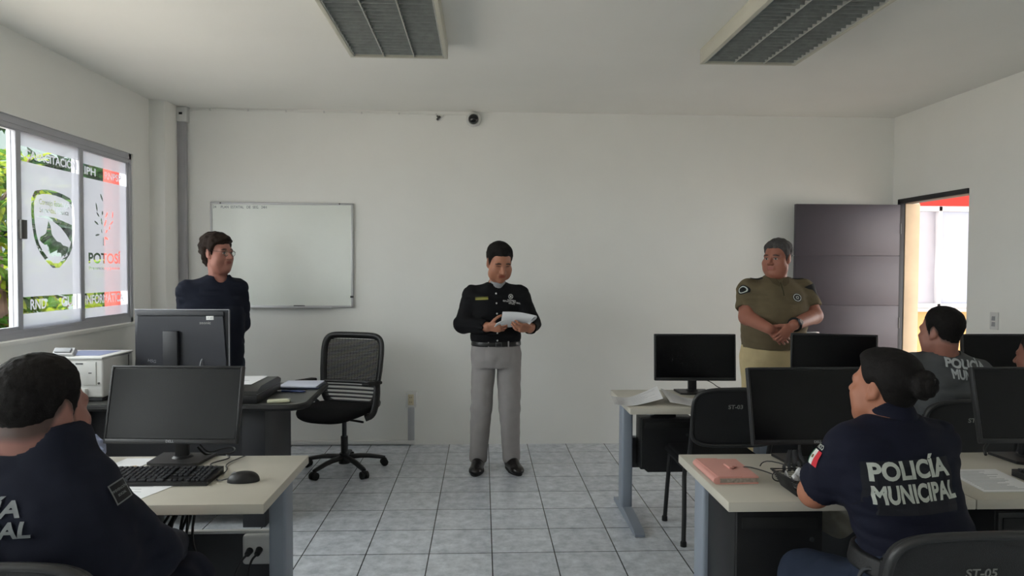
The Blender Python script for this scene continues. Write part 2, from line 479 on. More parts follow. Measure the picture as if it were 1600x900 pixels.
# ---- door_1: dark leaf swung back against the wall, its frame in the right wall
d = struct_root('door_1', (XR, DY1, 0))
mb = MB()
mb.ext((XR - .012, DY0 - .0, DZ), (XR + .1, DY1 + .03, DZ + .04), .003).ext((XR - .012, DY1 - .005, 0), (XR + .035, DY1 + .03, DZ + .04), .003)
part('door_frame', mb, M['teacher_dark'], d)
mb = MB(); mb.ext((XR + .035, DY1 - .012, 0), (XR + TH, DY1 + .01, DZ), .002)
part('door_stop', mb, mat('beige_jamb', (212, 190, 160), .7), d)
mb = MB(); lx0, lx1, ly = 2.635, XR - .014, 5.70
zs = [.012, .40, .80, 1.20, 1.62, 2.055]
for a, b in zip(zs, zs[1:]): mb.ext((lx0, ly, a), (lx1, ly + .042, b - .004), .002)
mb.ext((lx0 + .004, ly + .006, .012), (lx1 - .004, ly + .036, 2.05))
leaf = part('door_leaf', mb, M['door'], d)
mb = MB(); mb.cyl((lx0 + .075, ly, .97), (lx0 + .075, ly - .045, .97), .011).tube([(lx0 + .075, ly - .045, .97), (lx0 + .10, ly - .052, .972), (lx0 + .15, ly - .052, .975), (lx0 + .185, ly - .047, .97)], .010, 10, smooth=2).cyl((lx0 + .075, ly + .001, .97), (lx0 + .075, ly - .008, .97), .027)
part('door_handle', mb, M['steel'], leaf)
for z in (.25, 1.05, 1.85):
    mb = MB(); mb.cyl((lx1 + .006, ly + .002, z - .045), (lx1 + .006, ly + .002, z + .045), .006); part('hinge', mb, M['teacher'], leaf)

# ---- fittings on the walls
t = thing('cable_conduit', 'grey vertical cable conduit topped by a switch box in the left corner', 'conduit', (-2.475, 5.79, 0))
mb = MB(); mb.ext((-2.50, 5.775, 0), (-2.437, YB, 2.69), .004); part('channel', mb, mat('grey_conduit', (168, 168, 172), .5), t)
mb = MB(); mb.ext((-2.505, 5.765, 2.685), (-2.418, YB, 2.805), .006); bx = part('junction_box', mb, M['white_plastic'], t)
mb = MB(); mb.ext((-2.478, 5.760, 2.742), (-2.452, 5.767, 2.76), .001); part('switch', mb, M['black'], bx)

t = thing('camera_cable', 'thin white cable clipped along the top of the back wall', 'cable', (-1.3, 5.82, 2.79))
mb = MB(); pts = [(-2.43, 5.82, 2.782), (-2.35, 5.822, 2.792), (-2.25, 5.822, 2.800)]
for i in range(14): pts.append((-2.1 + i * .13, 5.822, 2.800 - (.006 if i % 3 else 0) - i * .0012))
pts += [(-.32, 5.822, 2.784), (-.2, 5.822, 2.786), (-.13, 5.82, 2.78), (-.1, 5.81, 2.765)]
mb.tube(pts, .0045, 6, smooth=1); part('cable', mb, M['wall'], t)
for i in range(7):
    mb = MB(); mb.box((-2.25 + i * .31, 5.82, 2.797 - i * .0025), (.012, .016, .016), None, .002); part('clip', mb, M['white_plastic'], t)
t = thing('hanging_plug', 'small dark plug hanging by a wire beside the dome camera', 'plug', (-.37, 5.82, 2.74))
mb = MB(); mb.tube([(-.325, 5.822, 2.785), (-.33, 5.815, 2.765), (-.345, 5.815, 2.757), (-.365, 5.815, 2.762)], .003, 6, smooth=2); part('wire', mb, M['white_plastic'], t)
mb = MB(); mb.cyl((-.360, 5.815, 2.765), (-.385, 5.81, 2.735), .009).cyl((-.385, 5.815, 2.77), (-.372, 5.812, 2.758), .007); part('connector', mb, M['teacher'], t)
t = thing('dome_camera', 'white security dome camera with a dark lens high on the back wall', 'camera', (-.08, 5.80, 2.75))
mb = MB(); mb.lathe([(.062, 0), (.062, .012), (.058, .03), (.05, .042)], (-.08, YB, 2.745), 28, (0, -.95, -.12)); b = part('base', mb, M['white_plastic'], t)
mb = MB(); mb.sph((-.08, 5.787, 2.74), .043, 24); part('dome', mb, mat('tinted_dome', (14, 14, 16), .08, spec=.7), t)

t = thing('wall_outlet', 'white wall outlet at the head of a grey vertical raceway right of the office chair', 'outlet', (-.6, 5.80, .39))
mb = MB(); mb.ext((-.644, 5.79, .325), (-.552, YB - .001, .455), .006); part('outlet_box', mb, M['white_plastic'], t)
mb = MB(); mb.ext((-.622, 5.785, .345), (-.575, 5.792, .435), .003); sk = part('socket', mb, mat('ivory_socket', (206, 196, 166), .5), t)
for z in (.365, .405):
    for x in (-.608, -.594):
        mb = MB(); mb.ext((x, 5.782, z), (x + .003, 5.7855, z + .012)); part('slot', mb, M['black'], sk)
t = thing('cable_raceway', 'white cable raceway running low along the back wall up to the outlet', 'raceway', (-1.5, 5.81, 0))
mb = MB(); mb.ext((-2.42, 5.80, .012), (-.565, YB - .001, .042), .003); part('floor_channel', mb, M['white_plastic'], t)
mb = MB(); mb.ext((-.625, 5.805, .042), (-.572, YB - .001, .327), .003); part('riser_channel', mb, mat('grey_raceway', (176, 178, 182), .5), t)

t = thing('light_switch', 'pale rocker switch plate on the right wall beside the doorway', 'switch', (XR - .005, 4.6, 1.15))
mb = MB(); mb.ext((XR - .010, 4.575, 1.09), (XR, 4.65, 1.21), .003); p = part('plate', mb, M['white_plastic'], t)
mb = MB()
for z in (1.115, 1.155): mb.box((XR - .011, 4.6125, z + .012), (.008, .028, .03), (0, .12, 0), .002)
part('rocker', mb, M['grey_plastic'], p)

# whiteboard
t = thing('whiteboard', 'large white dry-erase board with one line of writing on the back wall', 'whiteboard', (-1.66, 5.81, 1.6))
wx0, wx1, wz0, wz1 = -2.25, -1.080, 1.165, 2.034
mb = MB(); mb.ext((wx0 + .012, 5.808, wz0 + .012), (wx1 - .012, 5.822, wz1 - .012)); part('board_surface', mb, mat('glossy_enamel', (232, 236, 230), .18, var=.01, spec=.5), t, smooth=0)
mb = MB()
for a, b, c, e in ((wx0, wx1, wz0, wz0 + .016), (wx0, wx1, wz1 - .016, wz1), (wx0, wx0 + .016, wz0, wz1), (wx1 - .016, wx1, wz0, wz1)):
    mb.ext((a, 5.800, c), (b, YB - .002, e), .003)
part('board_frame', mb, M['alu_light'], t)
mb = MB(); mb.ext((-1.95, 5.765, wz0 - .004), (-1.25, 5.80, wz0 + .004), .002).ext((-1.95, 5.763, wz0 - .004), (-1.25, 5.767, wz0 + .012), .001)
part('marker_tray', mb, M['alu_light'], t)
for x, z in ((-2.165, wz1 - .007), (-1.19, wz1 - .007)):
    mb = MB(); mb.cyl((x, 5.801, z), (x, 5.795, z), .006); part('mounting_screw', mb, M['teacher'], t)
INK = mat('marker_ink', (70, 86, 96), .7)
for tx, x in (('24', -2.228), ('PLAN', -2.165), ('ESTATAL', -2.085), ('DE', -1.955), ('SEG.', -1.905), ('24H', -1.835)):
    letters_flat('handwriting', tx, .030, (x, 5.8075, 1.994), (1, 0, 0), (0, 0, 1), INK, t, 0, .9, .0006, 'LEFT')
t = thing('board_marker', 'black board marker lying on the tray of the whiteboard', 'marker', (-1.52, 5.783, wz0 + .012))
mb = MB(); mb.cyl((-1.565, 5.783, wz0 + .0115), (-1.50, 5.783, wz0 + .0115), .0075, seg=12); b = part('barrel', mb, M['black'], t)
mb = MB(); mb.cyl((-1.50, 5.783, wz0 + .0115), (-1.475, 5.783, wz0 + .0115), .008, .0065, 12); part('cap', mb, M['dark_panel'], b)
t = thing('board_clip', 'small black clip on the right edge of the whiteboard', 'clip', (-1.085, 5.79, 1.255))
mb = MB(); mb.ext((-1.102, 5.788, 1.247), (-1.076, 5.800, 1.263), .003); part('clip_body', mb, M['black'], t)

# ---- ceiling luminaires: surface-mounted troffers with parabolic louvres, switched off
def luminaire(label, x0, x1, y0, y1):
    z0, z1 = H - .088, H
    t = thing('ceiling_light', label, 'light', ((x0 + x1) / 2, (y0 + y1) / 2, z0), 'ceiling lights')
    mb = MB(); e = .022
    mb.ext((x0, y0, z0), (x0 + e, y1, z1), .002).ext((x1 - e, y0, z0), (x1, y1, z1), .002).ext((x0 + e, y0 + .0005, z0 + .0005), (x1 - e, y0 + e, z1)).ext((x0 + e, y1 - e, z0 + .0005), (x1 - e, y1 - .0005, z1)).ext((x0 + e, y0 + e, z1 - .004), (x1 - e, y1 - e, z1))
    part('housing', mb, mat('cream_enamel', (196, 194, 180), .5, var=.02), t)
    mb = MB(); mb.ext((x0 + e, y0 + e, z1 - .010), (x1 - e, y1 - e, z1 - .004)); part('reflector', mb, M['lou_back'], t, smooth=0)
    n = 3; wv = (x1 - x0 - 2 * e) / n
    for i in range(n):
        a = x0 + e + i * wv
        mb = MB(); ny = 24; pitch = (y1 - y0 - 2 * e) / ny
        for k in range(ny):
            y = y0 + e + (k + .5) * pitch
            P = [(-.012, 0), (-.003, .026), (0, .036), (.003, .026), (.012, 0)]
            poly = [(-.0095, .044), (-.0035, .022), (-.0012, 0), (.0012, 0), (.0035, .022), (.0095, .044)]
            mb.prism(poly, (a + .004, y, z0 + .006), (0, 1, 0), (0, 0, 1), wv - .008)
        part('louvre', mb, M['louvre'], t, smooth=40)
    for i in range(0, n + 1):
        a = x0 + e + i * wv + (.0045 if i == 0 else -.0045 if i == n else 0)
        mb = MB(); mb.prism([(-.0035, .05), (-.003, .024), (-.0025, 0), (.0025, 0), (.003, .024), (.0035, .05)], (a, y1 - e, z0 + .003), (1, 0, 0), (0, 0, 1), y1 - y0 - 2 * e)
        part('rib', mb, M['louvre_rib'], t)
    for i in range(n):
        a = x0 + e + (i + .5) * wv
        mb = MB(); mb.cyl((a, y0 + e + .02, z1 - .026), (a, y1 - e - .02, z1 - .026), .013, seg=14); part('fluorescent_tube', mb, M['white_plastic'], t)
    return t
M['lou_back'] = mat('dull_reflector', (120, 122, 122), .5, .1)
M['louvre'] = mat('dull_louvre_metal', (150, 154, 152), .42, .45, var=.12, vscale=25)
M['louvre_rib'] = mat('louvre_rib_metal', (186, 188, 184), .45, .2)
luminaire('square-edged louvred ceiling light on the left, in front of the whiteboard', -.772, -.207, 2.88, 4.085)
luminaire('louvred ceiling light on the right with a cream side, towards the door', 1.292, 1.872, 2.88, 4.10)

# ------------------------------------------------------------------ student desks
DW, DD, DZT = .846, .585, .73
def make_desk(label):
    """Local: x 0..DW, y 0 (sitter's edge)..DD, floor at z 0."""
    t = thing('computer_desk', label, 'desk', (0, 0, 0), 'pale computer desks', world=False)
    mb = MB(); mb.ext((0.001, 0, DZT - .034), (DW - .001, DD, DZT), .003); part('desktop', mb, M['desk'], t)
    for x in (.034, DW - .099):
        mb = MB(); mb.ext((x, DD - .22, .045), (x + .065, DD - .11, DZT - .034), .012, 3); lg = part('leg', mb, M['desk_leg'], t)
        mb = MB(); xc = x + .0325
        prof = [(-.31, .004), (-.315, .018), (-.28, .034), (-.05, .055), (.12, .055), (.30, .03), (.315, .018), (.31, .004)]
        mb.prism(prof, (xc - .028, DD - .165 - .09, 0), (0, 1, 0), (0, 0, 1), .056)
        part('foot', mb, M['desk_leg'], lg)
        mb = MB(); mb.ext((x + .008, DD - .5, DZT - .05), (x + .057, DD - .06, DZT - .034), .003); part('bracket', mb, M['grey_plastic'], lg)
    mb = MB(); mb.ext((.10, DD - .10, .26), (DW - .10, DD - .082, .447), .002); pn = part('modesty_panel', mb, M['dark_panel'], t)
    mb = MB(); mb.ext((.10, DD - .103, .447), (DW - .10, DD - .079, .458), .002); part('edge_strip', mb, M['white_plastic'], pn)
    mb = MB(); mb.cyl((.14, .12, DZT - .034), (.14, .12, DZT - .058), .032, .026, 18); part('cable_grommet', mb, M['grey_plastic'], t)
    return t
DX = [.814, 1.660, 2.506]
desk = make_desk('pale desk on the right in front, holding the pink notebook')
desk.location = (DX[0], 2.222, 0)
dup(desk, (DX[1], 2.222, 0), 0, 'pale desk at the right edge in the front row, holding a printed form')
dup(desk, (DX[0], 3.742, 0), 0, 'pale desk in the second row covered with loose printed sheets')
dup(desk, (DX[1], 3.742, 0), 0, 'pale desk in the second row before the officer in olive shirt')
dup(desk, (DX[2], 3.742, 0), 0, 'pale desk in the second row nearest the open doorway')
dup(desk, (-.708 - DW, 2.250, 0), 0, 'pale desk on the left with black keyboard and mouse')
dup(desk, (-.708 - 2 * DW, 2.250, 0), 0, 'pale desk hidden in the left corner under the window beside the seated officer')

# ------------------------------------------------------------------ monitors
def make_monitor(label, w, h, tilt, base, neck_h, logo=None, round_base=False):
    """Local: foot of the stand at the origin, display towards -y."""
    t = thing('monitor', label, 'monitor', (0, 0, 0), 'black computer monitors', world=False)
    Rm = Euler((-tilt, 0, 0)).to_matrix()
    cz = neck_h + h / 2
    c = Vector((0, -.02, cz))
    def at(x, y, z): return c + Rm @ Vector((x, y, z))
    mb = MB(); mb.box(at(0, .012, 0), (w, .022, h), Rm, .004).box(at(0, .032, -.02), (w * .62, .03, h * .55), Rm, .01)
    hs = part('housing', mb, M['black'], t)
    mb = MB(); mb.box(at(0, -.0005, .004), (w - .022, .004, h - .034), Rm); part('display', mb, M['screen'], hs, smooth=0)
    mb = MB()
    e = .0085
    mb.box(at(0, -.0005, h / 2 - e / 2), (w - .004, .008, e), Rm, .002).box(at(0, -.0005, -h / 2 + .009), (w - .004, .008, .018), Rm, .002)
    mb.box(at(-w / 2 + e / 2 + .001, -.0005, 0), (e, .008, h - .004), Rm, .002).box(at(w / 2 - e / 2 - .001, -.0005, 0), (e, .008, h - .004), Rm, .002)
    part('bezel', mb, mat('bezel_plastic', (30, 30, 33), .4, var=.05), hs)
    if logo:
        letters_flat('maker_mark', logo, .013, at(0, -.0055, -h / 2 + .0095), Rm @ Vector((1, 0, 0)), Rm @ Vector((0, 0, 1)), M['grey_plastic'], hs, .0003, 1.1)
    mb = MB(); mb.box((0, .045, neck_h * .55 + .02), (.052, .026, neck_h * 1.1 + .05), (-.05, 0, 0), .006); part('stand_neck', mb, M['black'], t)
    mb = MB()
    bw, bd = base
    P = [(-bw / 2, bd * .5), (bw / 2, bd * .5), (bw / 2 - .01, -bd * .42), (bw / 2 - .04, -bd * .5), (-bw / 2 + .04, -bd * .5), (-bw / 2 + .01, -bd * .42)]
    mb.prism(P, (0, .03, .001), (1, 0, 0), (0, 1, 0), .011)
    mb.cyl((0, .045, .01), (0, .045, .02), .042, .032)
    part('stand_base', mb, M['black'], t)
    return t
m = make_monitor('black monitor with a faint greenish screen on the left desk', .518, .300, D2R(13), (.22, .16), .085, 'DELL')
m.location = (-1.195, 2.735, DZT); m.rotation_euler = (0, 0, D2R(-3))
dup(m, (1.305, 2.665, DZT), D2R(1.5), 'black monitor with dark screen in front of the seated woman')
dup(m, (2.222, 2.66, DZT), D2R(-1), 'black monitor cut off at the right edge, front row')
m2 = make_monitor('black monitor on the desk covered with loose sheets', .500, .286, D2R(4), (.2, .15), .085)
m2.location = (1.306, 4.18, DZT); m2.rotation_euler = (0, 0, D2R(-2))
dup(m2, (2.185, 4.19, DZT), D2R(-16), 'black monitor directly before the standing officer in olive shirt')
dup(m2, (3.248, 4.19, DZT), D2R(1), 'black monitor behind the head of the grey-shirted officer, by the right wall')

# teacher's screen, seen from behind
t = thing('monitor', 'wide dark monitor seen from behind on the dark teacher desk', 'monitor', (-1.89, 4.30, DZT), None)
cx, cy, w, h = -1.842, 4.300, .568, .362; zb = .875
mb = MB(); mb.ext((cx - w / 2, cy + .0, zb), (cx + w / 2, cy + .028, zb + h), .006)
mb.prism([(-w / 2 + .01, .01), (w / 2 - .01, .01), (w / 2 - .03, h - .04), (-w / 2 + .03, h - .04)], (cx, cy, zb), (1, 0, 0), (0, 0, 1), .022)
hs = part('housing', mb, mat('dark_blue_plastic', (36, 38, 46), .42, var=.06), t)
mb = MB(); mb.ext((cx - w / 2 + .012, cy + .027, zb + .02), (cx + w / 2 - .012, cy + .030, zb + h - .012)); part('display', mb, M['screen'], hs, smooth=0)
mb = MB(); mb.tube([(cx - w / 2, cy - .001, zb + h), (cx + w / 2, cy - .001, zb + h), (cx + w / 2, cy - .001, zb + .01)], .003, 6); part('rim', mb, M['alu'], hs)
mb = MB(); mb.ext((cx - w / 2 + .02, cy - .020, zb + h - .038), (cx + w / 2 - .025, cy - .004, zb + h - .012), .004); part('vent_strip', mb, M['dark_panel'], hs)
mb = MB(); mb.ext((cx + .155, cy - .0235, zb + h - .062), (cx + .20, cy - .0215, zb + h - .038), .0008); st = part('sticker', mb, M['white_plastic'], hs)
letters_flat('sticker_print', 'IT 07', .014, (cx + .1775, cy - .0236, zb + h - .05), (1, 0, 0), (0, 0, 1), M['ink'], st)
letters_flat('pale_marks', 'zeonic', .024, (cx + .148, cy - .0222, zb + h - .080), (1, 0, 0), (0, 0, 1), M['chalk'], hs, 0, 1.1)
letters_flat('pale_marks', 'H5G', .026, (cx - .172, cy - .0222, zb + .048), (.98, 0, -.17), (.17, 0, .98), M['ink'], hs)
mb = MB(); mb.ext((cx - .095, cy - .055, DZT + .02), (cx - .005, cy - .02, zb + .235), .008)
st = part('stand_neck', mb, M['teacher_dark'], t)
mb = MB(); mb.prism([(-.15, -.10), (.15, -.10), (.12, .10), (-.12, .10)], (cx - .05, cy, DZT + .001), (1, 0, 0), (0, 1, 0), .014); part('stand_base', mb, M['black'], t)
mb = MB(); mb.ext((cx - .115, cy - .060, zb - .02), (cx + .02, cy - .015, zb + .018), .006); part('hinge_cover', mb, M['black'], t)
mb = MB(); mb.tube([(cx + .128, cy - .022, zb + .06), (cx + .130, cy - .05, zb + .045), (cx + .12, cy - .045, zb), (cx + .10, cy - .03, DZT + .06), (cx + .08, cy - .02, DZT + .006)], .0035, 8, smooth=2); part('cable', mb, M['grey_plastic'], t)

# ------------------------------------------------------------------ teacher's desk
t = thing('teacher_desk', 'dark grey teacher desk with rounded corner beneath the printer and scanner', 'desk', (-1.75, 4.25, 0))
TX0, TX1, TY0, TY1 = -2.56, -1.005, 3.885, 4.62
P = [(TX0, TY0), (TX1 - .10, TY0 - .005)] + [(TX1 - .10 + .10 * math.sin(a), TY0 + .095 - .10 * math.cos(a)) for a in [PI / 2 * k / 8 for k in range(1, 9)]] + [(TX1 - .03, TY1), (TX0, TY1)]
mb = MB(); mb.prism(P, (0, 0, DZT - .034), (1, 0, 0), (0, 1, 0), .034); part('desktop', mb, M['teacher'], t, smooth=40)
mb = MB()
Pe = [(x, y) for x, y in P]
mb.tube([(x, y, DZT - .017) for x, y in P], .0185, 8, closed=True); part('edge_band', mb, M['black_soft'], t)
mb = MB(); mb.ext((-2.27, 4.02, .06), (-1.25, 4.04, DZT - .034), .002); part('front_panel', mb, M['teacher_dark'], t)
for a, b in ((-2.31, -2.235), (-1.375, -1.245)):
    mb = MB(); mb.ext((a, 3.985, 0), (b, 4.52, DZT - .034), .004); part('leg', mb, M['teacher_dark'], t)

# printer
t = thing('laser_printer', 'white laser printer on the dark desk under the window', 'printer', (-2.335, 4.17, DZT))
px0, px1, py0, py1, pz0, pz1 = -2.525, -2.155, 3.985, 4.335, DZT, .985
mb = MB(); mb.ext((px0, py0 + .01, pz0 + .022), (px1, py1, pz1 - .012), .012, 3); bd = part('body', mb, M['white_plastic'], t)
mb = MB(); mb.ext((px0 + .01, py0 + .02, pz0 + .001), (px1 - .01, py1 - .01, pz0 + .024), .003); part('plinth', mb, M['dark_panel'], t)
mb = MB(); mb.ext((px0 - .002, py0, pz1 - .014), (px1 + .002, py1 + .004, pz1), .005); lid = part('top_cover', mb, M['white_plastic'], t)
mb = MB(); mb.ext((px0 + .08, py0 + .07, pz1 - .002), (px1 - .05, py1 - .04, pz1 + .0012)); part('output_tray', mb, mat('blue_grey_tray', (120, 132, 168), .5), lid, smooth=0)  # tray inset in one even blue-grey
mb = MB(); mb.box((px0 + .135, py0 + .055, pz1 + .02), (.115, .035, .045), (-.75, 0, 0), .004); cp = part('control_panel', mb, M['alu_light'], t)
mb = MB(); mb.box((px0 + .135, py0 + .041, pz1 + .0315), (.09, .022, .028), (-.75, 0, 0), .002); part('panel_screen', mb, M['grey_plastic'], cp)
mb = MB(); mb.ext((px0 + .02, py0 + .002, pz0 + .095), (px1 - .035, py0 + .014, pz1 - .028), .004); fd = part('front_door', mb, M['white_plastic'], t)
mb = MB(); mb.ext((px1 - .145, py0 - .001, pz1 - .040), (px1 - .105, py0 + .003, pz1 - .034)); part('slot', mb, M['dark_panel'], fd)
mb = MB(); mb.ext((px1 - .075, py0 - .0, pz1 - .093), (px1 - .058, py0 + .003, pz1 - .088)); part('badge', mb, M['dark_panel'], fd)
mb = MB(); mb.ext((px0 + .02, py0 - .018, pz0 + .028), (px1 - .085, py0 + .014, pz0 + .076), .004); part('paper_cassette', mb, M['white_plastic'], t)
mb = MB(); mb.cyl((px1 - .022, py0 + .013, pz0 + .105), (px1 - .022, py0 + .005, pz0 + .105), .006); part('power_button', mb, M['dark_panel'], t)
mb = MB(); mb.ext((px1 - .004, py1 - .06, pz0 + .03), (px1 + .0025, py1 - .054, pz1 - .02)); part('side_seam', mb, M['dark_panel'], t)

# scanner
t = thing('document_scanner', 'black flatbed scanner with paper on its lid on the teacher desk', 'scanner', (-1.41, 4.12, DZT))
sx0, sx1, sy0, sy1 = -1.60, -1.262, 3.905, 4.36
mb = MB(); mb.ext((sx0, sy0, DZT + .001), (sx1, sy1, DZT + .052), .008, 2); part('scanner_base', mb, M['black'], t)
mb = MB()
def lid(u, v):
    x = sx0 + (sx1 - sx0) * u; y = sy0 + (sy1 - sy0) * v
    return (x, y, DZT + .054 + .034 * min(1, 1.0 * min(1, v / .16)) + 0 * u)
mb.prism([(0, .052), (0, .072), (.07, .092), (sy1 - sy0 - .06, .094), (sy1 - sy0, .074), (sy1 - sy0, .052)], (sx0, sy0, DZT), (0, 1, 0), (0, 0, 1), sx1 - sx0)
ld = part('lid', mb, mat('satin_black', (44, 44, 42), .38, var=.05), t)
mb = MB(); mb.tube([(sx1 - .002, sy0, DZT + .0535), (sx1 - .002, sy1, DZT + .0535)], .0022, 6); part('chrome_trim', mb, M['alu'], t)
mb = MB(); mb.ext((sx0 + .21, sy0 - .006, DZT + .012), (sx0 + .245, sy0 + .004, DZT + .034), .003); part('scan_button', mb, M['grey_plastic'], t)
t = thing('paper_sheet', 'white printed sheet lying on the lid of the black scanner', 'paper', (-1.44, 4.16, DZT + .095), 'sheets of paper')
mb = MB(); mb.ext((-1.595, 4.00, DZT + .0945), (-1.325, 4.305, DZT + .0965)); s = part('sheet', mb, M['paper'], t, smooth=0)
mb = MB()
for i, (a, b) in enumerate(((.0, .12), (.02, .17), (.01, .1))): mb.ext((-1.55 + a, 4.06 + i * .07, DZT + .0964), (-1.55 + b, 4.066 + i * .07, DZT + .0969))
part('print_line', mb, M['ink'], s, smooth=0)
t = thing('document_folder', 'dark folder holding white sheets at the end of the teacher desk', 'folder', (-1.16, 4.49, DZT))
mb = MB(); mb.ext((-1.285, 4.365, DZT + .001), (-1.035, 4.605, DZT + .010), .002); part('cover', mb, mat('navy_cover', (30, 36, 58), .5), t)
mb = MB(); mb.ext((-1.288, 4.372, DZT + .0105), (-1.05, 4.612, DZT + .018), .001); part('page_stack', mb, mat('cool_paper', (214, 218, 236), .8, var=.02), t)
t = thing('ballpoint_pen', 'blue ballpoint pen lying before the folder on the teacher desk', 'pen', (-1.18, 4.27, DZT))
mb = MB(); mb.cyl((-1.235, 4.283, DZT + .0075), (-1.10, 4.262, DZT + .0075), .0068, seg=12).cyl((-1.10, 4.262, DZT + .0075), (-1.083, 4.2595, DZT + .0075), .006, .002, 12); b = part('barrel', mb, mat('blue_plastic', (38, 60, 118), .35), t)
mb = MB(); mb.cyl((-1.235, 4.283, DZT + .0075), (-1.265, 4.2875, DZT + .0075), .007, .0045, 12); part('clear_tip', mb, M['alu_light'], b)
t = thing('remote_control', 'cream remote control near the rounded edge of the teacher desk', 'remote', (-1.155, 3.945, DZT))
mb = MB(); mb.box((-1.155, 3.95, DZT + .0105), (.125, .042, .019), (0, 0, .12), .006, 3); b = part('case', mb, mat('cream_plastic', (190, 190, 164), .5), t)
mb = MB(); mb.box((-1.10, 3.957, DZT + .0205), (.012, .03, .003), (0, 0, .12), .001); part('button', mb, M['grey_plastic'], b)

# ------------------------------------------------------------------ mesh-backed office chair
t = thing('office_chair', 'black mesh-back swivel chair on castors by the teacher desk', 'chair', (-1.02, 5.12, 0), world=False, rz=D2R(-17))
A0 = D2R(20.5 + 17)     # star angle in the chair's own space (facing -y)
mb = MB(); mb.cyl((0, 0, .05), (0, 0, .125), .042, .036); mb.cyl((0, 0, .12), (0, 0, .25), .026)
part('gas_lift', mb, M['black'], t)
mb = MB(); mb.cyl((0, 0, .24), (0, 0, .40), .017); part('piston', mb, M['dark_panel'], t)
for k in range(5):
    a = A0 + k * 2 * PI / 5; ca, sa = math.cos(a), math.sin(a)
    mb = MB()
    mb.tube([(.02 * ca, .02 * sa, .095), (.15 * ca, .15 * sa, .093), (.27 * ca, .27 * sa, .068), (.297 * ca, .297 * sa, .062)], [.027, .024, .019, .016], 10, smooth=1, flat=.75)
    lg = part('star_leg', mb, M['black'], t)
    mb = MB(); q = Vector((-sa, ca, 0)); c = Vector((.297 * ca, .297 * sa, .027))
    mb.cyl(c + q * .006, c + q * .026, .027, seg=18).cyl(c - q * .006, c - q * .026, .027, seg=18).cyl(c + q * .01, c - q * .01, .016).cyl(c, c + Vector((0, 0, .045)), .008).sph(c + Vector((0, 0, .012)), .024, 14)
    part('caster', mb, M['black_soft'], lg)
mb = MB(); mb.ext((-.09, -.10, .375), (.09, .10, .405), .01).cyl((.06, -.02, .385), (.235, -.05, .378), .008); part('tilt_mechanism', mb, M['black'], t)
mb = MB(); mb.sph((-.20, -.04, .372), .016, 12).cyl((-.07, -.02, .385), (-.2, -.04, .375), .007); part('height_lever', mb, M['black'], t)
def seat(u, v):
    a = 2 * PI * u; s, c = math.sin(a), math.cos(a)
    e = .62
    x = math.copysign(abs(c) ** e, c); y = math.copysign(abs(s) ** e, s)
    th = (v - .5) * PI
    r = abs(math.cos(th)) ** .55
    z = math.copysign(abs(math.sin(th)) ** .8, th)
    rear = .5 + .5 * y
    return Vector((x * .255 * r, y * .245 * r - .02, .437 + z * .045 - .018 * (x * r) ** 2 * -1 - (.05 * max(0, -y * r - .55) if True else 0)))
mb = MB(); mb.grid(seat, 48, 14); bmesh.ops.remove_doubles(mb.bm, verts=mb.bm.verts[:], dist=.0005); part('seat', mb, M['black_fabric'], t, smooth=60)
def back_pt(x, z):
    """A point on the curved back: bowed sideways, leaning away above the lumbar."""
    y = .225 + .26 * x * x * -1 + (.03 * ((z - .55) / .2) ** 2 if z < .55 else .16 * (z - .55)) - .02
    return Vector((x, y, z))
bz0, bz1 = .45, .975
def hw(z):
    t_ = (z - bz0) / (bz1 - bz0)
    return .208 + .034 * math.sin(min(1, t_ * 1.3) * PI / 2)
out = []
for k in range(72):
    a = 2 * PI * k / 72; s, c = math.sin(a), math.cos(a)
    z = (bz0 + bz1) / 2 + math.copysign(abs(s) ** .30, s) * (bz1 - bz0) / 2
    x = math.copysign(abs(c) ** .30, c) * hw(z)
    out.append(back_pt(x, z))
mb = MB(); mb.tube(out, .026, 10, closed=True, flat=.7); part('back_frame', mb, M['black'], t, smooth=60)
mb = MB(); n = 30
for i in range(n):
    z = .63 + (bz1 - .035 - .63) * i / (n - 1)
    w_ = hw(z) - .01
    mb.tube([back_pt(-w_ + 2 * w_ * k / 12, z) for k in range(13)], .0044, 5)
part('mesh_band', mb, M['black_fabric'], t)
mb = MB()
for k in range(17):
    x = -.2 + .4 * k / 16
    mb.tube([back_pt(x * hw(z) / .24, z) + Vector((0, .002, 0)) for z in (.62, .7, .8, .9, .95)], .0010, 4)
part('mesh_thread', mb, M['black_fabric'], t)
for z in (.475, .505, .535, .565, .595):
    mb = MB(); w_ = hw(z) - .008
    mb.tube([back_pt(-w_ + 2 * w_ * k / 12, z) - Vector((0, .006, 0)) for k in range(13)], .0105, 8, flat=.7); part('lumbar_slat', mb, M['black'], t)
mb = MB(); mb.tube([back_pt(-hw(.62) + .01 + 2 * (hw(.62) - .01) * k / 12, .622) - Vector((0, .004, 0)) for k in range(13)], .014, 8); part('lumbar_bar', mb, M['black'], t)
for s in (-1, 1):
    mb = MB()
    mb.tube([(s * .10, .14, .395), (s * .17, .2, .40), (s * .19, .215, .46)], .018, 8, smooth=1, flat=.6); part('back_bracket', mb, M['black'], t)
    mb = MB()
    mb.tube([(s * .235, -.02, .400), (s * .285, .0, .42), (s * .298, .03, .50), (s * .285, .075, .575), (s * .27, .10, .635)], [.019, .019, .02, .022, .019], 10, smooth=2, flat=1.3)
    mb.tube([(s * .22, .17, .43), (s * .27, .15, .48), (s * .29, .06, .53)], .014, 8, smooth=1)
    ar = part('armrest', mb, M['black'], t)
    mb = MB(); mb.box((s * .272, .02, .648), (.058, .235, .026), (D2R(-4), 0, 0), .011, 3); part('arm_pad', mb, M['black_soft'], ar)

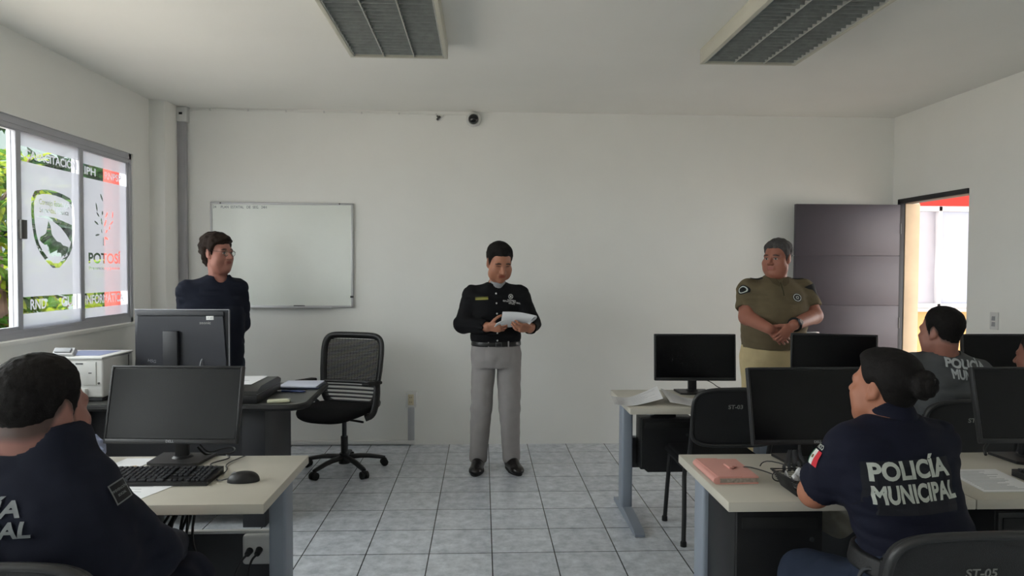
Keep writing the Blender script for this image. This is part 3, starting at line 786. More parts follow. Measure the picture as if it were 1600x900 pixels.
for ch in t.children:      # the seat is pushed a little off the star's centre
    if ch.name.split('.')[0] not in ('gas_lift', 'piston', 'star_leg'):
        ch.data.transform(Matrix.Translation((-.05, -.012, 0)))
        for c2 in ch.children: c2.data.transform(Matrix.Translation((-.05, -.012, 0)))
# ------------------------------------------------------------------ visitor chairs
def make_chair(label, code):
    t = thing('visitor_chair', label, 'chair', (0, 0, 0), 'black visitor chairs', world=False)
    for s in (-1, 1):
        mb = MB(); mb.tube([(s * .235, .195, .0), (s * .225, .185, .2), (s * .215, .165, .415)], .0125, 10); lf = part('front_leg', mb, M['black'], t)
        mb = MB(); mb.lathe([(.017, 0), (.017, .022), (.013, .03)], (s * .235, .195, 0), 12); part('leg_cap', mb, M['black_soft'], lf)
        mb = MB(); mb.tube([(s * .235, -.19, .0), (s * .225, -.165, .2), (s * .215, -.12, .415), (s * .215, -.20, .47), (s * .215, -.245, .60), (s * .215, -.285, .80)], .0125, 10, smooth=1); lr = part('rear_leg', mb, M['black'], t)
        mb = MB(); mb.lathe([(.017, 0), (.017, .022), (.013, .03)], (s * .235, -.19, 0), 12); part('leg_cap', mb, M['black_soft'], lr)
    mb = MB(); mb.tube([(-.215, .17, .405), (.215, .17, .405)], .011).tube([(-.215, -.12, .405), (.215, -.12, .405)], .011).tube([(-.215, -.12, .41), (-.215, .17, .41)], .011).tube([(.215, -.12, .41), (.215, .17, .41)], .011)
    part('seat_frame', mb, M['black'], t)
    mb = MB(); mb.box((0, .01, .432), (.47, .43, .035), None, .016, 3).box((0, .01, .450), (.44, .40, .03), None, .014, 3); part('seat', mb, M['black_fabric'], t)
    # curved plastic back shell
    def shell(off, grow):
        def f(u, v):
            a = 2 * PI * u; s_, c_ = math.sin(a), math.cos(a); e = .40
            x = math.copysign(abs(c_) ** e, c_) * (.235 + grow) * v; zz = math.copysign(abs(s_) ** e, s_) * (.150 + grow) * v
            z = .722 + zz + .012 * (1 - (x / .24) ** 2) * (1 if zz > 0 else 0) * v
            y = -.268 - .17 * (z - .60) - .28 * (.055 - x * x) + off
            return Vector((x, y, z))
        return f
    mb = MB()
    fo, fi = shell(-.018, 0), shell(.012, -.004)
    N = 56
    rings = [[mb.bm.verts.new(fo(k / N, v)) for k in range(N)] for v in (.0001, .3, .6, .85, .97)] + [[mb.bm.verts.new(fo(k / N, 1.0) + Vector((0, .006, 0))) for k in range(N)]] + [[mb.bm.verts.new(fi(k / N, v)) for k in range(N)] for v in (1., .97, .85, .6, .3, .0001)]
    for A, B in zip(rings, rings[1:]):
        for k in range(N): mb.bm.faces.new((A[k], A[(k + 1) % N], B[(k + 1) % N], B[k]))
    bmesh.ops.remove_doubles(mb.bm, verts=mb.bm.verts[:], dist=.0006)
    bk = part('backrest', mb, M['shell'], t, smooth=50)
    mb = MB(); mb.tube([fo(k / 64, .985) + Vector((0, -.001, 0)) for k in range(64)], .0105, 8, closed=True); part('rim', mb, M['rim'], bk, smooth=60)
    return t
M['shell'] = mat('textured_black_shell', (19, 19, 21), .5, var=.1, bump=.4, bscale=400)
M['rim'] = mat('worn_black_rim', (40, 40, 41), .42, var=.15)
def chair_code(ch, code, dx=0.):
    """White paint-marker code written by hand on the rear of the shell."""
    bk = [c for c in ch.children if c.name.startswith('backrest')][0]
    V, Fc = fill_mesh(text_polys(code, .030, .0008, 1.1), .0006)
    global OFF; OFF = Vector((0, 0, 0))
    conform('chalk_code', V, Fc, bk, (dx, -.5, .785), (1, 0, 0), (0, 0, 1), M['chalk'], bk, lift=.0012, cuts=.02, ray=.02 + .3)
c1 = make_chair('empty black visitor chair tucked under the sheet-covered desk', None); 
c2 = dup(c1, (1.185, 1.89, 0), D2R(1), 'black visitor chair behind the seated woman, lower right corner')
c3 = dup(c1, (2.365, 3.49, 0), D2R(-3), 'black visitor chair under the officer in the grey shirt')
c4 = dup(c1, (-1.045, 1.79, 0), D2R(0), 'black visitor chair behind the officer in the lower left corner')
c5 = dup(c1, (2.92, 3.50, 0), D2R(2), 'black visitor chair under the person at the right edge')
c1.location = (1.325, 3.83, 0)
chair_code(c1, 'ST-03', -.012); chair_code(c2, 'ST-05', -.012); chair_code(c3, 'ST-12')

# ------------------------------------------------------------------ computer towers
def tower(label, x0, x1, y0, y1, z0, z1):
    t = thing('computer_tower', label, 'computer', ((x0 + x1) / 2, (y0 + y1) / 2, z0), 'black computer towers')
    mb = MB(); mb.ext((x0, y0 + .012, z0 + .012), (x1, y1, z1), .004); part('case', mb, M['black'], t)
    mb = MB()
    P = [(x0 + .004, z0 + .03), (x0 + .04, z0), (x1 - .04, z0), (x1 - .004, z0 + .03), (x1 - .004, z1 - .002), (x0 + .004, z1 - .002)]
    mb.prism(P, (0, y0 + .012, 0), (1, 0, 0), (0, 0, 1), .014); f = part('front_panel', mb, M['shell'], t)
    mb = MB(); mb.ext((x0 + .02, y0 - .006, z1 - .06), (x1 - .02, y0 - .001, z1 - .02), .002); part('drive_bay', mb, M['black_soft'], f)
    mb = MB(); mb.cyl((x1 - .04, y0 - .001, z1 - .1), (x1 - .04, y0 - .006, z1 - .1), .008); part('power_button', mb, M['dark_panel'], f)
    for ya in ((y0 + .08, y1 - .14) if y1 - y0 > .2 else (y0 + .04,)):
        mb = MB(); mb.ext((x0 + .07, ya, z1 - .003), (x1 - .1, ya + .06, DZT - .036)); part('hanger', mb, M['black'], t)
    return t
tower('black computer case slung under the sheet-covered desk', .957, 1.277, 4.078, 4.222, .275, .600)
tower('black computer case slung under the desk with the pink notebook', .868, 1.172, 2.295, 2.585, .25, .674)
tower('black computer case slung under the left desk beside the officer', -1.36, -1.21, 2.32, 2.66, .25, .665)
tower('black computer case under the right-edge desk', 1.80, 2.0, 2.31, 2.64, .25, .655)

# ------------------------------------------------------------------ things on and under the left desk
t = thing('keyboard', 'black keyboard on the left desk', 'keyboard', (-1.16, 2.52, DZT))
kx0, kx1, ky0, ky1 = -1.405, -.965, 2.44, 2.60
mb = MB(); mb.prism([(0, .001), (0, .014), (ky1 - ky0, .026), (ky1 - ky0, .001)], (kx0, ky0, DZT), (0, 1, 0), (0, 0, 1), kx1 - kx0); kb = part('key_tray', mb, M['black'], t)
def keyrow(name, x0, x1, n, row):
    y = ky0 + .018 + row * .0232
    pw = (x1 - x0) / n
    mbx = MB()
    for i in range(n):
        mbx.box((x0 + (i + .5) * pw, y, DZT + .0185 + row * .0019), (pw - .004, .0175, .009), (.075, 0, 0), .002, 1)
    return mbx
for r in range(6):
    for (a, b, n) in ((kx0 + .012, kx0 + .288, 15 if r else 9), (kx0 + .298, kx0 + .352, 3), (kx0 + .362, kx1 - .012, 4)):
        if r == 1 and n == 3: continue
        part('key_row', keyrow('k', a, b, n, r), M['keycap'] if 'keycap' in M else M.setdefault('keycap', mat('keycap_plastic', (38, 39, 44), .38, var=.06)), kb)
mb = MB(); mb.tube([(-1.03, 2.602, DZT + .015), (-1.02, 2.64, DZT + .012), (-1.06, 2.70, DZT + .006), (-1.0, 2.78, DZT + .006), (-1.04, 2.83, DZT + .004)], .0025, 6, smooth=2); part('cable', mb, M['black'], t)
t = thing('computer_mouse', 'black mouse near the corner of the left desk', 'mouse', (-.855, 2.49, DZT))
def mouse(u, v):
    a = 2 * PI * u; th = v * PI / 2
    x = math.cos(a) * math.cos(th) ** .7 * .056; y = math.sin(a) * math.cos(th) ** .7 * .031
    z = math.sin(th) ** .9 * (.036 - .10 * max(0, -x - .01) * .5)
    ang = D2R(8)
    return Vector((-.855 + x * math.cos(ang) - y * math.sin(ang), 2.49 + x * math.sin(ang) + y * math.cos(ang), DZT + .001 + z))
mb = MB(); mb.grid(mouse, 32, 12); bmesh.ops.remove_doubles(mb.bm, verts=mb.bm.verts[:], dist=.0004); bmesh.ops.holes_fill(mb.bm, edges=mb.bm.edges[:]); b = part('mouse_body', mb, M['black'], t, smooth=60)
mb = MB(); mb.cyl((-.886, 2.482, DZT + .028), (-.886, 2.490, DZT + .028), .009, seg=14); part('scroll_wheel', mb, M['grey_plastic'], b)
mb = MB(); mb.tube([(-.908, 2.483, DZT + .012), (-.94, 2.478, DZT + .006), (-.965, 2.52, DZT + .004), (-.955, 2.62, DZT + .004), (-1.0, 2.70, DZT + .004), (-.96, 2.82, DZT + .004)], .0022, 6, smooth=2); part('cable', mb, M['black'], t)
def page(name, label, pts, z, group='sheets of paper', lines=9, m=None, frac=.85):
    """A flat sheet given by four corners (near-left, near-right, far-right, far-left), with print."""
    c = sum((Vector((x, y, 0)) for x, y in pts), Vector()) / 4
    t = thing(name, label, 'paper', (c.x, c.y, z), group)
    a, b, cc, dd = [Vector((x, y, z)) for x, y in pts]
    mb = MB(); n = [a, b, cc, dd]
    mb.prism([(p.x, p.y) for p in n], (0, 0, z), (1, 0, 0), (0, 1, 0), .0012); s = part('sheet', mb, m or M['paper'], t, smooth=0)
    mb = MB(); rr = random.Random(int(abs(c.x) * 1000))
    for i in range(lines):
        v = .1 + .8 * i / max(1, lines - 1); u0, u1 = .08, .5 + rr.random() * (frac - .5)
        P = [a.lerp(b, u).lerp(dd.lerp(cc, u), v + dv) for u, dv in ((u0, 0), (u1, 0), (u1, .010), (u0, .010))]
        mb.prism([(p.x, p.y) for p in P], (0, 0, z + .0011), (1, 0, 0), (0, 1, 0), .0005)
    if lines: part('print_line', mb, M['ink'], s, smooth=0)
    return t
page('paper_sheet', 'printed sheet poking out under the black keyboard', [(-1.34, 2.29), (-1.14, 2.275), (-1.08, 2.445), (-1.30, 2.46)], DZT + .0005, lines=6)
page('paper_sheet', 'pale sheet under the greenish monitor on the left desk', [(-1.45, 2.62), (-1.33, 2.63), (-1.28, 2.80), (-1.42, 2.80)], DZT + .0005, lines=0)
page('sticky_note', 'tan slip of paper beside the monitor on the left desk', [(-1.40, 2.60), (-1.31, 2.66), (-1.33, 2.69), (-1.42, 2.64)], DZT + .003, lines=0, m=mat('tan_paper', (196, 172, 128), .8))
t = thing('monitor_cable', 'black cables coiled behind the greenish monitor', 'cable', (-1.07, 2.78, DZT))
mb = MB(); mb.tube([(-1.13, 2.79, DZT + .06), (-1.10, 2.80, DZT + .02), (-1.06, 2.80, DZT + .035), (-1.0, 2.81, DZT + .045), (-.985, 2.78, DZT + .028), (-1.05, 2.76, DZT + .024)], .003, 6, smooth=2); part('loop', mb, M['black'], t)
mb = MB(); mb.tube([(-1.14, 2.79, DZT + .05), (-1.115, 2.80, DZT + .015), (-1.09, 2.825, DZT + .008)], .0045, 6, smooth=2); part('lead', mb, M['black'], t)
t = thing('plastic_bag', 'crumpled blue and white packet behind the left desk monitor', 'bag', (-1.545, 2.76, DZT))
rr = random.Random(4)
mb = MB(); mb.sph((-1.545, 2.76, DZT + .052), .055, 18, (1.1, .8, .95))
for v in mb.bm.verts: v.co += Vector((rr.uniform(-.008, .008), rr.uniform(-.008, .008), rr.uniform(-.008, .008)))
b = part('packet', mb, mat('crumpled_wrap', (150, 160, 190), .35, var=.5, vscale=30), t, smooth=20)
t = thing('power_outlet', 'pale double outlet box under the left desk with two black plugs', 'outlet', (-.865, 2.71, .37))
mb = MB(); mb.ext((-.935, 2.70, .335), (-.80, 2.733, .452), .012, 3); b = part('outlet_box', mb, M['white_plastic'], t)
for i, x in enumerate((-.905, -.868)):
    mb = MB(); mb.cyl((x, 2.70, .392 + i * .004), (x, 2.672, .39), .014, .011, 14).tube([(x, 2.675, .39), (x - .02, 2.655, .37), (x - .05 + i * .02, 2.655, .30), (x - .055 + i * .01, 2.66, .2), (x - .05, 2.68, .1)], .0045, 8, smooth=2)
    part('plug', mb, M['black'], b)
t = thing('cable_bundle', 'tangle of black cables hanging beneath the left desk', 'cable', (-1.13, 2.55, .5))
rr = random.Random(9)
for k in range(6):
    x = -1.17 + .014 * k
    mb = MB(); mb.tube([(x, 2.70, .70), (x + .01, 2.66, .60), (x + rr.uniform(-.05, .05), 2.60, .47), (x + rr.uniform(-.03, .1), 2.58, .37), (x + rr.uniform(-.1, .1), 2.60, .32), (x + rr.uniform(-.1, 0), 2.62, .45), (x, 2.68, .62)], .005, 6, smooth=2)
    part('loop', mb, M['black'], t)
t = thing('hanging_adapter', 'small round black adapter hanging below the left desk', 'adapter', (-1.055, 2.80, .55))
mb = MB(); mb.sph((-1.055, 2.80, .555), .022, 16, (1, .5, 1)); b = part('adapter_body', mb, M['black'], t)
mb = MB(); mb.tube([(-1.055, 2.80, .575), (-1.054, 2.802, .64), (-1.054, 2.80, .697)], .002, 6); part('wire', mb, M['black'], b)

# ------------------------------------------------------------------ right front desk
t = thing('notebook', 'pink notebook with clasp on the right front desk', 'notebook', (.915, 2.53, DZT))
ang = D2R(-2)
def nb(x, y, z): return Vector((.842 + x, 2.405 + y, DZT + .001 + z))
mb = MB(); mb.prism([(0, 0), (.150, .004), (.152, .236), (-.004, .236)], nb(0, 0, 0), (1, 0, 0), (0, 1, 0), .004)
mb.prism([(-.004, .0), (.15, .003), (.152, .236), (-.008, .236)], nb(0, 0, .021), (1, 0, 0), (0, 1, 0), .0045)
mb.tube([nb(-.003, 0, .0125), nb(-.006, .236, .0125)], .0125, 10)
cv = part('cover', mb, M['pink'], t, smooth=40)
mb = MB(); mb.prism([(.004, .004), (.145, .008), (.147, .230), (0, .230)], nb(0, 0, .004), (1, 0, 0), (0, 1, 0), .017); part('page_block', mb, mat('grey_page_edges', (160, 150, 140), .8, var=.25, vscale=120), t, smooth=0)
mb = MB(); mb.prism([(.0, -.002), (.088, 0), (.076, .236), (-.006, .236)], nb(0, 0, .0256), (1, 0, 0), (0, 1, 0), .003); fl = part('flap', mb, M['pink'], cv, smooth=40)
mb = MB(); mb.box(nb(.082, .12, .031), (.018, .05, .007), (0, 0, .1), .002).box(nb(.098, .12, .031), (.026, .018, .006), (0, 0, .1), .002); part('clasp', mb, M['pink'], fl)
# spectacles
t = thing('eyeglasses', 'dark folded eyeglasses open-side up on the right front desk', 'glasses', (1.09, 2.49, DZT))
g0 = Vector((1.035, 2.43, DZT + .006))
def gl(x, y, z): return Vector((1.075 + x, 2.425 + y, DZT + .003 + z))
def lens(cx, cy, s): return [gl(cx + .027 * math.cos(a) * s, cy, .020 + .019 * math.sin(a)) for a in [2 * PI * k / 20 for k in range(20)]]
for cx in (.0, .062):
    mb = MB(); mb.tube(lens(cx, .0 + cx * .35, 1), .0022, 6, closed=True); rim = part('rim', mb, M['black'], t)
    mb = MB(); c = gl(cx, cx * .35, .020); mb.cyl(c + Vector((0, -.0006, 0)), c + Vector((0, .0006, 0)), .0205, seg=24); part('lens', mb, M['glass'], rim)
mb = MB(); mb.tube([gl(.026, .011, .024), gl(.031, .010, .028), gl(.036, .012, .024)], .0016, 6); part('bridge', mb, M['black'], t)
mb = MB(); mb.tube([gl(-.027, 0, .028), gl(-.055, .04, .032), gl(-.085, .09, .030), gl(-.098, .115, .018), gl(-.102, .125, .003)], .0022, 6, smooth=1); part('temple', mb, M['black'], t)
mb = MB(); mb.tube([gl(.089, .034, .028), gl(.055, .10, .036), gl(.022, .15, .034), gl(.008, .175, .020), gl(.004, .185, .003)], .0022, 6, smooth=1); part('temple', mb, M['black'], t)
# wire tray
t = thing('desk_tray', 'black wire-mesh tray of small items left of the seated woman', 'tray', (1.095, 2.33, DZT))
tx0, tx1, ty0, ty1, th_ = 1.035, 1.152, 2.255, 2.405, .052
mb = MB()
for i in range(9):
    z = DZT + .004 + th_ * i / 8; g = .012 * (i / 8)
    mb.tube([(tx0 + .03 - g, ty0 + .012 - g, z), (tx1 - .02 + g, ty0 + .012 - g, z), (tx1 - .02 + g, ty1 - .012 + g, z), (tx0 + .03 - g * 2.6, ty1 - .012 + g, z)], .0016 if i < 8 else .0035, 5, closed=True)
part('mesh_wall', mb, M['black'], t)
mb = MB()
for i in range(24):
    f_ = i / 23
    mb.tube([(tx0 + .03 + f_ * (tx1 - tx0 - .05), ty0 + .012, DZT + .004), (tx0 + .03 + f_ * (tx1 - tx0 - .05), ty0, DZT + .056)], .0014, 4)
    mb.tube([(tx0 + .03, ty0 + .012 + f_ * (ty1 - ty0 - .024), DZT + .004), (tx0 + .008, ty0 + .012 + f_ * (ty1 - ty0 - .024), DZT + .056)], .0014, 4)
part('mesh_upright', mb, M['black'], t)
mb = MB(); mb.ext((tx0 + .03, ty0 + .012, DZT + .001), (tx1 - .02, ty1 - .012, DZT + .004)); part('tray_floor', mb, M['black'], t)
t = thing('crumpled_wrapper', 'crumpled white and grey wrapper lying in the black mesh tray', 'wrapper', (1.10, 2.35, DZT + .01))
mb = MB(); rr = random.Random(3)
def cr(u, v): return Vector((1.065 + .075 * u, 2.29 + .09 * v, DZT + .035 + .02 * math.sin(6 * u + 3 * v) + .014 * math.sin(11 * v - 4 * u)))
mb.grid(cr, 14, 12, .0012); part('wrapper_sheet', mb, mat('white_foil', (190, 190, 192), .35, var=.3, vscale=40), t, smooth=20)
t = thing('black_ribbon', 'black ribbon of straps bunched over the mesh tray', 'strap', (1.10, 2.42, DZT))
mb = MB()
for k in range(5):
    rr = random.Random(k); a = rr.uniform(-.5, .5)
    mb.tube([(1.085 + .02 * k, 2.41, DZT + .045), (1.09 + .022 * k, 2.425 + .01 * k, DZT + .062 + .01 * (k % 2)), (1.11 + .02 * k, 2.455, DZT + .056), (1.14 + .014 * k, 2.52, DZT + .045 + .02 * (k % 3)), (1.19 + .01 * k, 2.60, DZT + .07)], .006, 6, smooth=2, flat=.3)
part('strap_loop', mb, M['dark_panel'], t)
page('paper_sheet', 'printed form on the right-edge desk beside the seated woman', [(1.74, 2.295), (1.95, 2.295), (1.985, 2.56), (1.775, 2.56)], DZT + .0005, lines=16)
t = thing('keyboard', 'black keyboard at the right edge of the front row', 'keyboard', (2.2, 2.36, DZT))
mb = MB(); mb.prism([(0, .001), (0, .014), (.15, .026), (.15, .001)], (1.985, 2.33, DZT), (0, 1, 0), (0, 0, 1), .44); kb = part('key_tray', mb, M['black'], t)
for r in range(6):
    mb = MB()
    for i in range(20): mb.box((2.005 + i * .0205, 2.345 + r * .0225, DZT + .0185 + r * .0019), (.017, .0175, .009), (.075, 0, 0), .002, 1)
    part('key_row', mb, M['keycap'], kb)
t = thing('monitor_cable', 'black cable lying by the base of the right-edge monitor', 'cable', (2.0, 2.72, DZT))
mb = MB(); mb.tube([(2.02, 2.66, DZT + .03), (2.04, 2.70, DZT + .05), (2.10, 2.72, DZT + .08), (2.14, 2.74, DZT + .10)], .006, 6, smooth=2); part('lead', mb, M['black'], t)

# clear sheet bag hung under the front desk
t = thing('clear_sleeve', 'crumpled clear sleeve of papers under the desk beside the woman', 'bag', (1.33, 2.55, .5))
mb = MB(); mb.grid(lambda u, v: Vector((1.24 + .19 * u, 2.52 + .02 * math.sin(7 * u + 5 * v), .50 + .17 * v + .012 * math.sin(9 * u))), 14, 10, .002); part('sleeve', mb, mat('hazy_plastic', (150, 146, 132), .3, var=.25, vscale=14), t, smooth=30)

# ------------------------------------------------------------------ loose sheets on the second-row desk
def bent(label, fn, lines=12):
    c = fn(.5, .5)
    t = thing('paper_sheet', label, 'paper', (c.x, c.y, c.z), 'sheets of paper')
    mb = MB(); mb.grid(fn, 20, 16, .0012); s = part('sheet', mb, M['paper'], t, smooth=40)
    mb = MB(); rr = random.Random(len(label))
    for i in range(lines):
        v = .08 + .84 * i / (lines - 1); u1 = .55 + .38 * rr.random()
        n = 12
        for k in range(n):
            a, b = .08 + (u1 - .08) * k / n, .08 + (u1 - .08) * (k + 1) / n
            q = [fn(a, v), fn(b, v), fn(b, v + .010), fn(a, v + .010)]
            mb.add([p + Vector((0, 0, .0017)) for p in q], [(0, 1, 2, 3)])
    part('print_line', mb, M['ink'], s, smooth=0)
    return t
def sheetA(u, v):   # left half lies on the desk and over its edge, right half rises to a ridge
    x = .735 + .285 * u + .03 * v; y = 3.78 + .25 * v + .05 * u
    z = DZT + .004 + .055 * max(0, u - .35) ** 1.3 * 2 * (.55 + .45 * v) + (.012 * (1 - u / .25) if u < .25 else 0)
    return Vector((x, y, z))
def sheetB(u, v):
    x = 1.052 + .235 * u + .015 * v; y = 3.765 + .27 * v + .05 * (1 - u) - .02
    z = DZT + .0035 + .058 * max(0, .55 - u) ** 1.3 * 2 * (.4 + .6 * v) + .004 * math.sin(5 * u)
    return Vector((x, y, z))
bent('printed sheet hanging over the left end of the second-row desk', sheetA)
bent('printed sheet bent into a ridge before the second-row monitor', sheetB)
t = thing('monitor_cable', 'thin black cable looping behind the second-row monitor', 'cable', (1.42, 4.2, DZT))
mb = MB(); mb.tube([(1.33, 4.22, DZT + .09), (1.37, 4.22, DZT + .085), (1.42, 4.2, DZT + .07), (1.47, 4.2, DZT + .03), (1.55, 4.2, DZT + .02), (1.64, 4.19, DZT + .03), (1.70, 4.18, DZT + .025)], .003, 6, smooth=2); part('lead', mb, M['black'], t)

# ------------------------------------------------------------------ people: smooth implicit surfaces meshed in numpy
def _axis(lo, hi, step, fines):
    a = [lo]
    while a[-1] < hi:
        x = a[-1]; st = step
        for f0, f1, fs in fines:
            if f0 - fs <= x < f1: st = min(st, fs)
        a.append(x + st)
    return np.array(a, np.float32)

def vnoise(X, Y, Z, seed=0):
    """Smooth value noise, -1..1."""
    rs = np.random.RandomState(seed); T = rs.rand(32, 32, 32).astype(np.float32) * 2 - 1
    x0, y0, z0 = np.floor(X).astype(int), np.floor(Y).astype(int), np.floor(Z).astype(int)
    fx, fy, fz = X - x0, Y - y0, Z - z0
    fx, fy, fz = [f * f * (3 - 2 * f) for f in (fx, fy, fz)]
    g = lambda i, j, k: T[(x0 + i) & 31, (y0 + j) & 31, (z0 + k) & 31]
    a = g(0, 0, 0) * (1 - fx) + g(1, 0, 0) * fx; b = g(0, 1, 0) * (1 - fx) + g(1, 1, 0) * fx
    c = g(0, 0, 1) * (1 - fx) + g(1, 0, 1) * fx; d = g(0, 1, 1) * (1 - fx) + g(1, 1, 1) * fx
    return (a * (1 - fy) + b * fy) * (1 - fz) + (c * (1 - fy) + d * fy) * fz

V3 = lambda p: np.array(p, np.float64)
def unit(v):
    v = V3(v); return v / np.linalg.norm(v)

class SDF:
    def __init__(s, lo, hi, step, fine=()):
        """fine: boxes (lo, hi, step) in which the lattice is closer."""
        s.ax = [_axis(lo[i], hi[i], step, [(f[0][i], f[1][i], f[2]) for f in fine]) for i in range(3)]
        s.D = np.full([len(a) for a in s.ax], .3, np.float32)
        s.step = step
    def _sub(s, lo, hi):
        sl = []
        for i in range(3):
            a = max(0, np.searchsorted(s.ax[i], lo[i]) - 1); b = min(len(s.ax[i]), np.searchsorted(s.ax[i], hi[i]) + 1)
            if b <= a: return None, None
            sl.append(slice(a, b))
        return tuple(sl), np.meshgrid(s.ax[0][sl[0]], s.ax[1][sl[1]], s.ax[2][sl[2]], indexing='ij', sparse=True)
    def _mix(s, sl, d, k):
        A = s.D[sl]
        if k > 0:
            h = np.maximum(k - np.abs(A - d), 0) / k
            s.D[sl] = np.minimum(A, d) - h * h * k * .25
        else: s.D[sl] = np.minimum(A, d)
    def cone(s, a, b, ra, rb=None, k=.02, cut=False):
        rb = ra if rb is None else rb; a, b = V3(a), V3(b); pad = max(ra, rb) + k + s.step * 2 + .01
        sl, g = s._sub(np.minimum(a, b) - pad, np.maximum(a, b) + pad)
        if sl is None: return s
        ab = b - a; L = ab @ ab + 1e-12
        px, py, pz = g[0] - a[0], g[1] - a[1], g[2] - a[2]
        t = np.clip((px * ab[0] + py * ab[1] + pz * ab[2]) / L, 0, 1)
        d = np.sqrt((px - t * ab[0]) ** 2 + (py - t * ab[1]) ** 2 + (pz - t * ab[2]) ** 2) - (ra + (rb - ra) * t)
        if cut: s._cut(sl, d, k)
        else: s._mix(sl, d, k)
        return s
    def chain(s, pts, rs, k=.02):
        for i in range(len(pts) - 1): s.cone(pts[i], pts[i + 1], rs[i], rs[i + 1], k)
        return s
    def _cut(s, sl, d, k):
        A = s.D[sl]; d = -d
        h = np.maximum(k - np.abs(A - d), 0) / k if k > 0 else 0
        s.D[sl] = np.maximum(A, d) + h * h * k * .25
    def ell(s, c, r, k=.02, Rm=None, cut=False):
        c, r = V3(c), V3(r); pad = r.max() + k + s.step * 2 + .01
        sl, g = s._sub(c - pad, c + pad)
        if sl is None: return s
        px, py, pz = g[0] - c[0], g[1] - c[1], g[2] - c[2]
        if Rm is not None:
            Rm = np.asarray(Rm); px, py, pz = [px * Rm[0, i] + py * Rm[1, i] + pz * Rm[2, i] for i in range(3)]
        k0 = np.sqrt((px / r[0]) ** 2 + (py / r[1]) ** 2 + (pz / r[2]) ** 2)
        k1 = np.sqrt((px / r[0] ** 2) ** 2 + (py / r[1] ** 2) ** 2 + (pz / r[2] ** 2) ** 2) + 1e-9
        d = k0 * (k0 - 1) / k1
        if cut: s._cut(sl, d, k)
        else: s._mix(sl, d, k)
        return s
    def loft(s, lv, e1, e2, k=.03, grow=0., n=2.3, z0=None, z1=None):
        """Stacked oval sections (z, cx, cy, half width, depth to the front, depth to the back)."""
        lv = np.array(lv, float); lv = lv[np.argsort(lv[:, 0])]
        zz = np.linspace(lv[0, 0], lv[-1, 0], 160)
        T = np.stack([np.interp(zz, lv[:, 0], lv[:, i]) for i in range(1, 6)])
        w = 13; ker = np.hanning(w + 2)[1:-1]; ker /= ker.sum()
        T = np.stack([np.convolve(np.pad(t, w // 2, mode='edge'), ker, 'valid') for t in T])
        a0, a1 = (lv[0, 0] if z0 is None else z0), (lv[-1, 0] if z1 is None else z1)
        m = T[2:].max() + k + .04 + grow
        lo = (T[0].min() - m, T[1].min() - m, a0 - k - .03); hi = (T[0].max() + m, T[1].max() + m, a1 + k + .03)
        sl, g = s._sub(lo, hi)
        zc = g[2]
        cx, cy, hw, df, db = [np.interp(zc, zz, t) for t in T]
        dx, dy = g[0] - cx, g[1] - cy
        q1 = dx * e1[0] + dy * e1[1]; q2 = dx * e2[0] + dy * e2[1]
        dd = np.where(q2 > 0, df + grow, db + grow)
        rho = (np.abs(q1 / (hw + grow)) ** n + np.abs(q2 / dd) ** n) ** (1 / n) + 1e-6
        d = np.sqrt(q1 * q1 + q2 * q2) * (1 - 1 / rho)
        d = np.maximum(np.maximum(d, zc - a1), a0 - zc)
        s._mix(sl, d.astype(np.float32), k)
        return s
    def plane(s, p, n, lo=None, hi=None, k=0.):
        """Take away everything on the +n side."""
        n = unit(n); lo = [a[0] for a in s.ax] if lo is None else lo; hi = [a[-1] for a in s.ax] if hi is None else hi
        sl, g = s._sub(lo, hi)
        if sl is None: return s
        d = (g[0] - p[0]) * n[0] + (g[1] - p[1]) * n[1] + (g[2] - p[2]) * n[2]
        s._cut(sl, -d, k); return s
    def rough(s, amp, fr, seed=0, lo=None, hi=None, ridge=False, M3=None):
        lo = [a[0] for a in s.ax] if lo is None else lo; hi = [a[-1] for a in s.ax] if hi is None else hi
        sl, g = s._sub(lo, hi)
        if sl is None: return s
        near = np.abs(s.D[sl]) < .05
        if not near.any(): return s
        I = np.nonzero(near)
        P = np.stack([g[i].ravel()[I[i]] for i in range(3)])
        if M3 is not None: P = np.asarray(M3).T @ P
        n = vnoise(P[0] * fr[0] + 50, P[1] * fr[1] + 50, P[2] * fr[2] + 50, seed)
        if ridge: n = 1 - 2 * np.abs(n) ** .8
        A = s.D[sl]; A[I] += amp * n.astype(np.float32); s.D[sl] = A
        return s
    def mesh(s, smooth=1):
        D = s.D; S = D < 0; n = [x - 1 for x in D.shape]
        cnt = np.zeros(n, np.int8)
        for dx in (0, 1):
            for dy in (0, 1):
                for dz in (0, 1): cnt += S[dx:n[0] + dx, dy:n[1] + dy, dz:n[2] + dz]
        act = (cnt > 0) & (cnt < 8); ids = np.argwhere(act)
        idx = np.full(n, -1, np.int64); idx[act] = np.arange(len(ids))
        P = np.zeros((len(ids), 3)); W = np.zeros(len(ids))
        C = [(i, j, k) for i in (0, 1) for j in (0, 1) for k in (0, 1)]
        for a in C:
            for ax in range(3):
                if a[ax]: continue
                b = list(a); b[ax] = 1
                ia, ib = ids + a, ids + b
                da, db = D[ia[:, 0], ia[:, 1], ia[:, 2]], D[ib[:, 0], ib[:, 1], ib[:, 2]]
                m = (da < 0) != (db < 0)
                t = np.where(m, da / np.where(m, da - db, 1), 0)
                pa = np.stack([s.ax[q][ia[:, q]] for q in range(3)], 1); pb = np.stack([s.ax[q][ib[:, q]] for q in range(3)], 1)
                P[m] += (pa + (pb - pa) * t[:, None])[m]; W[m] += 1
        P /= W[:, None]
        Q = []
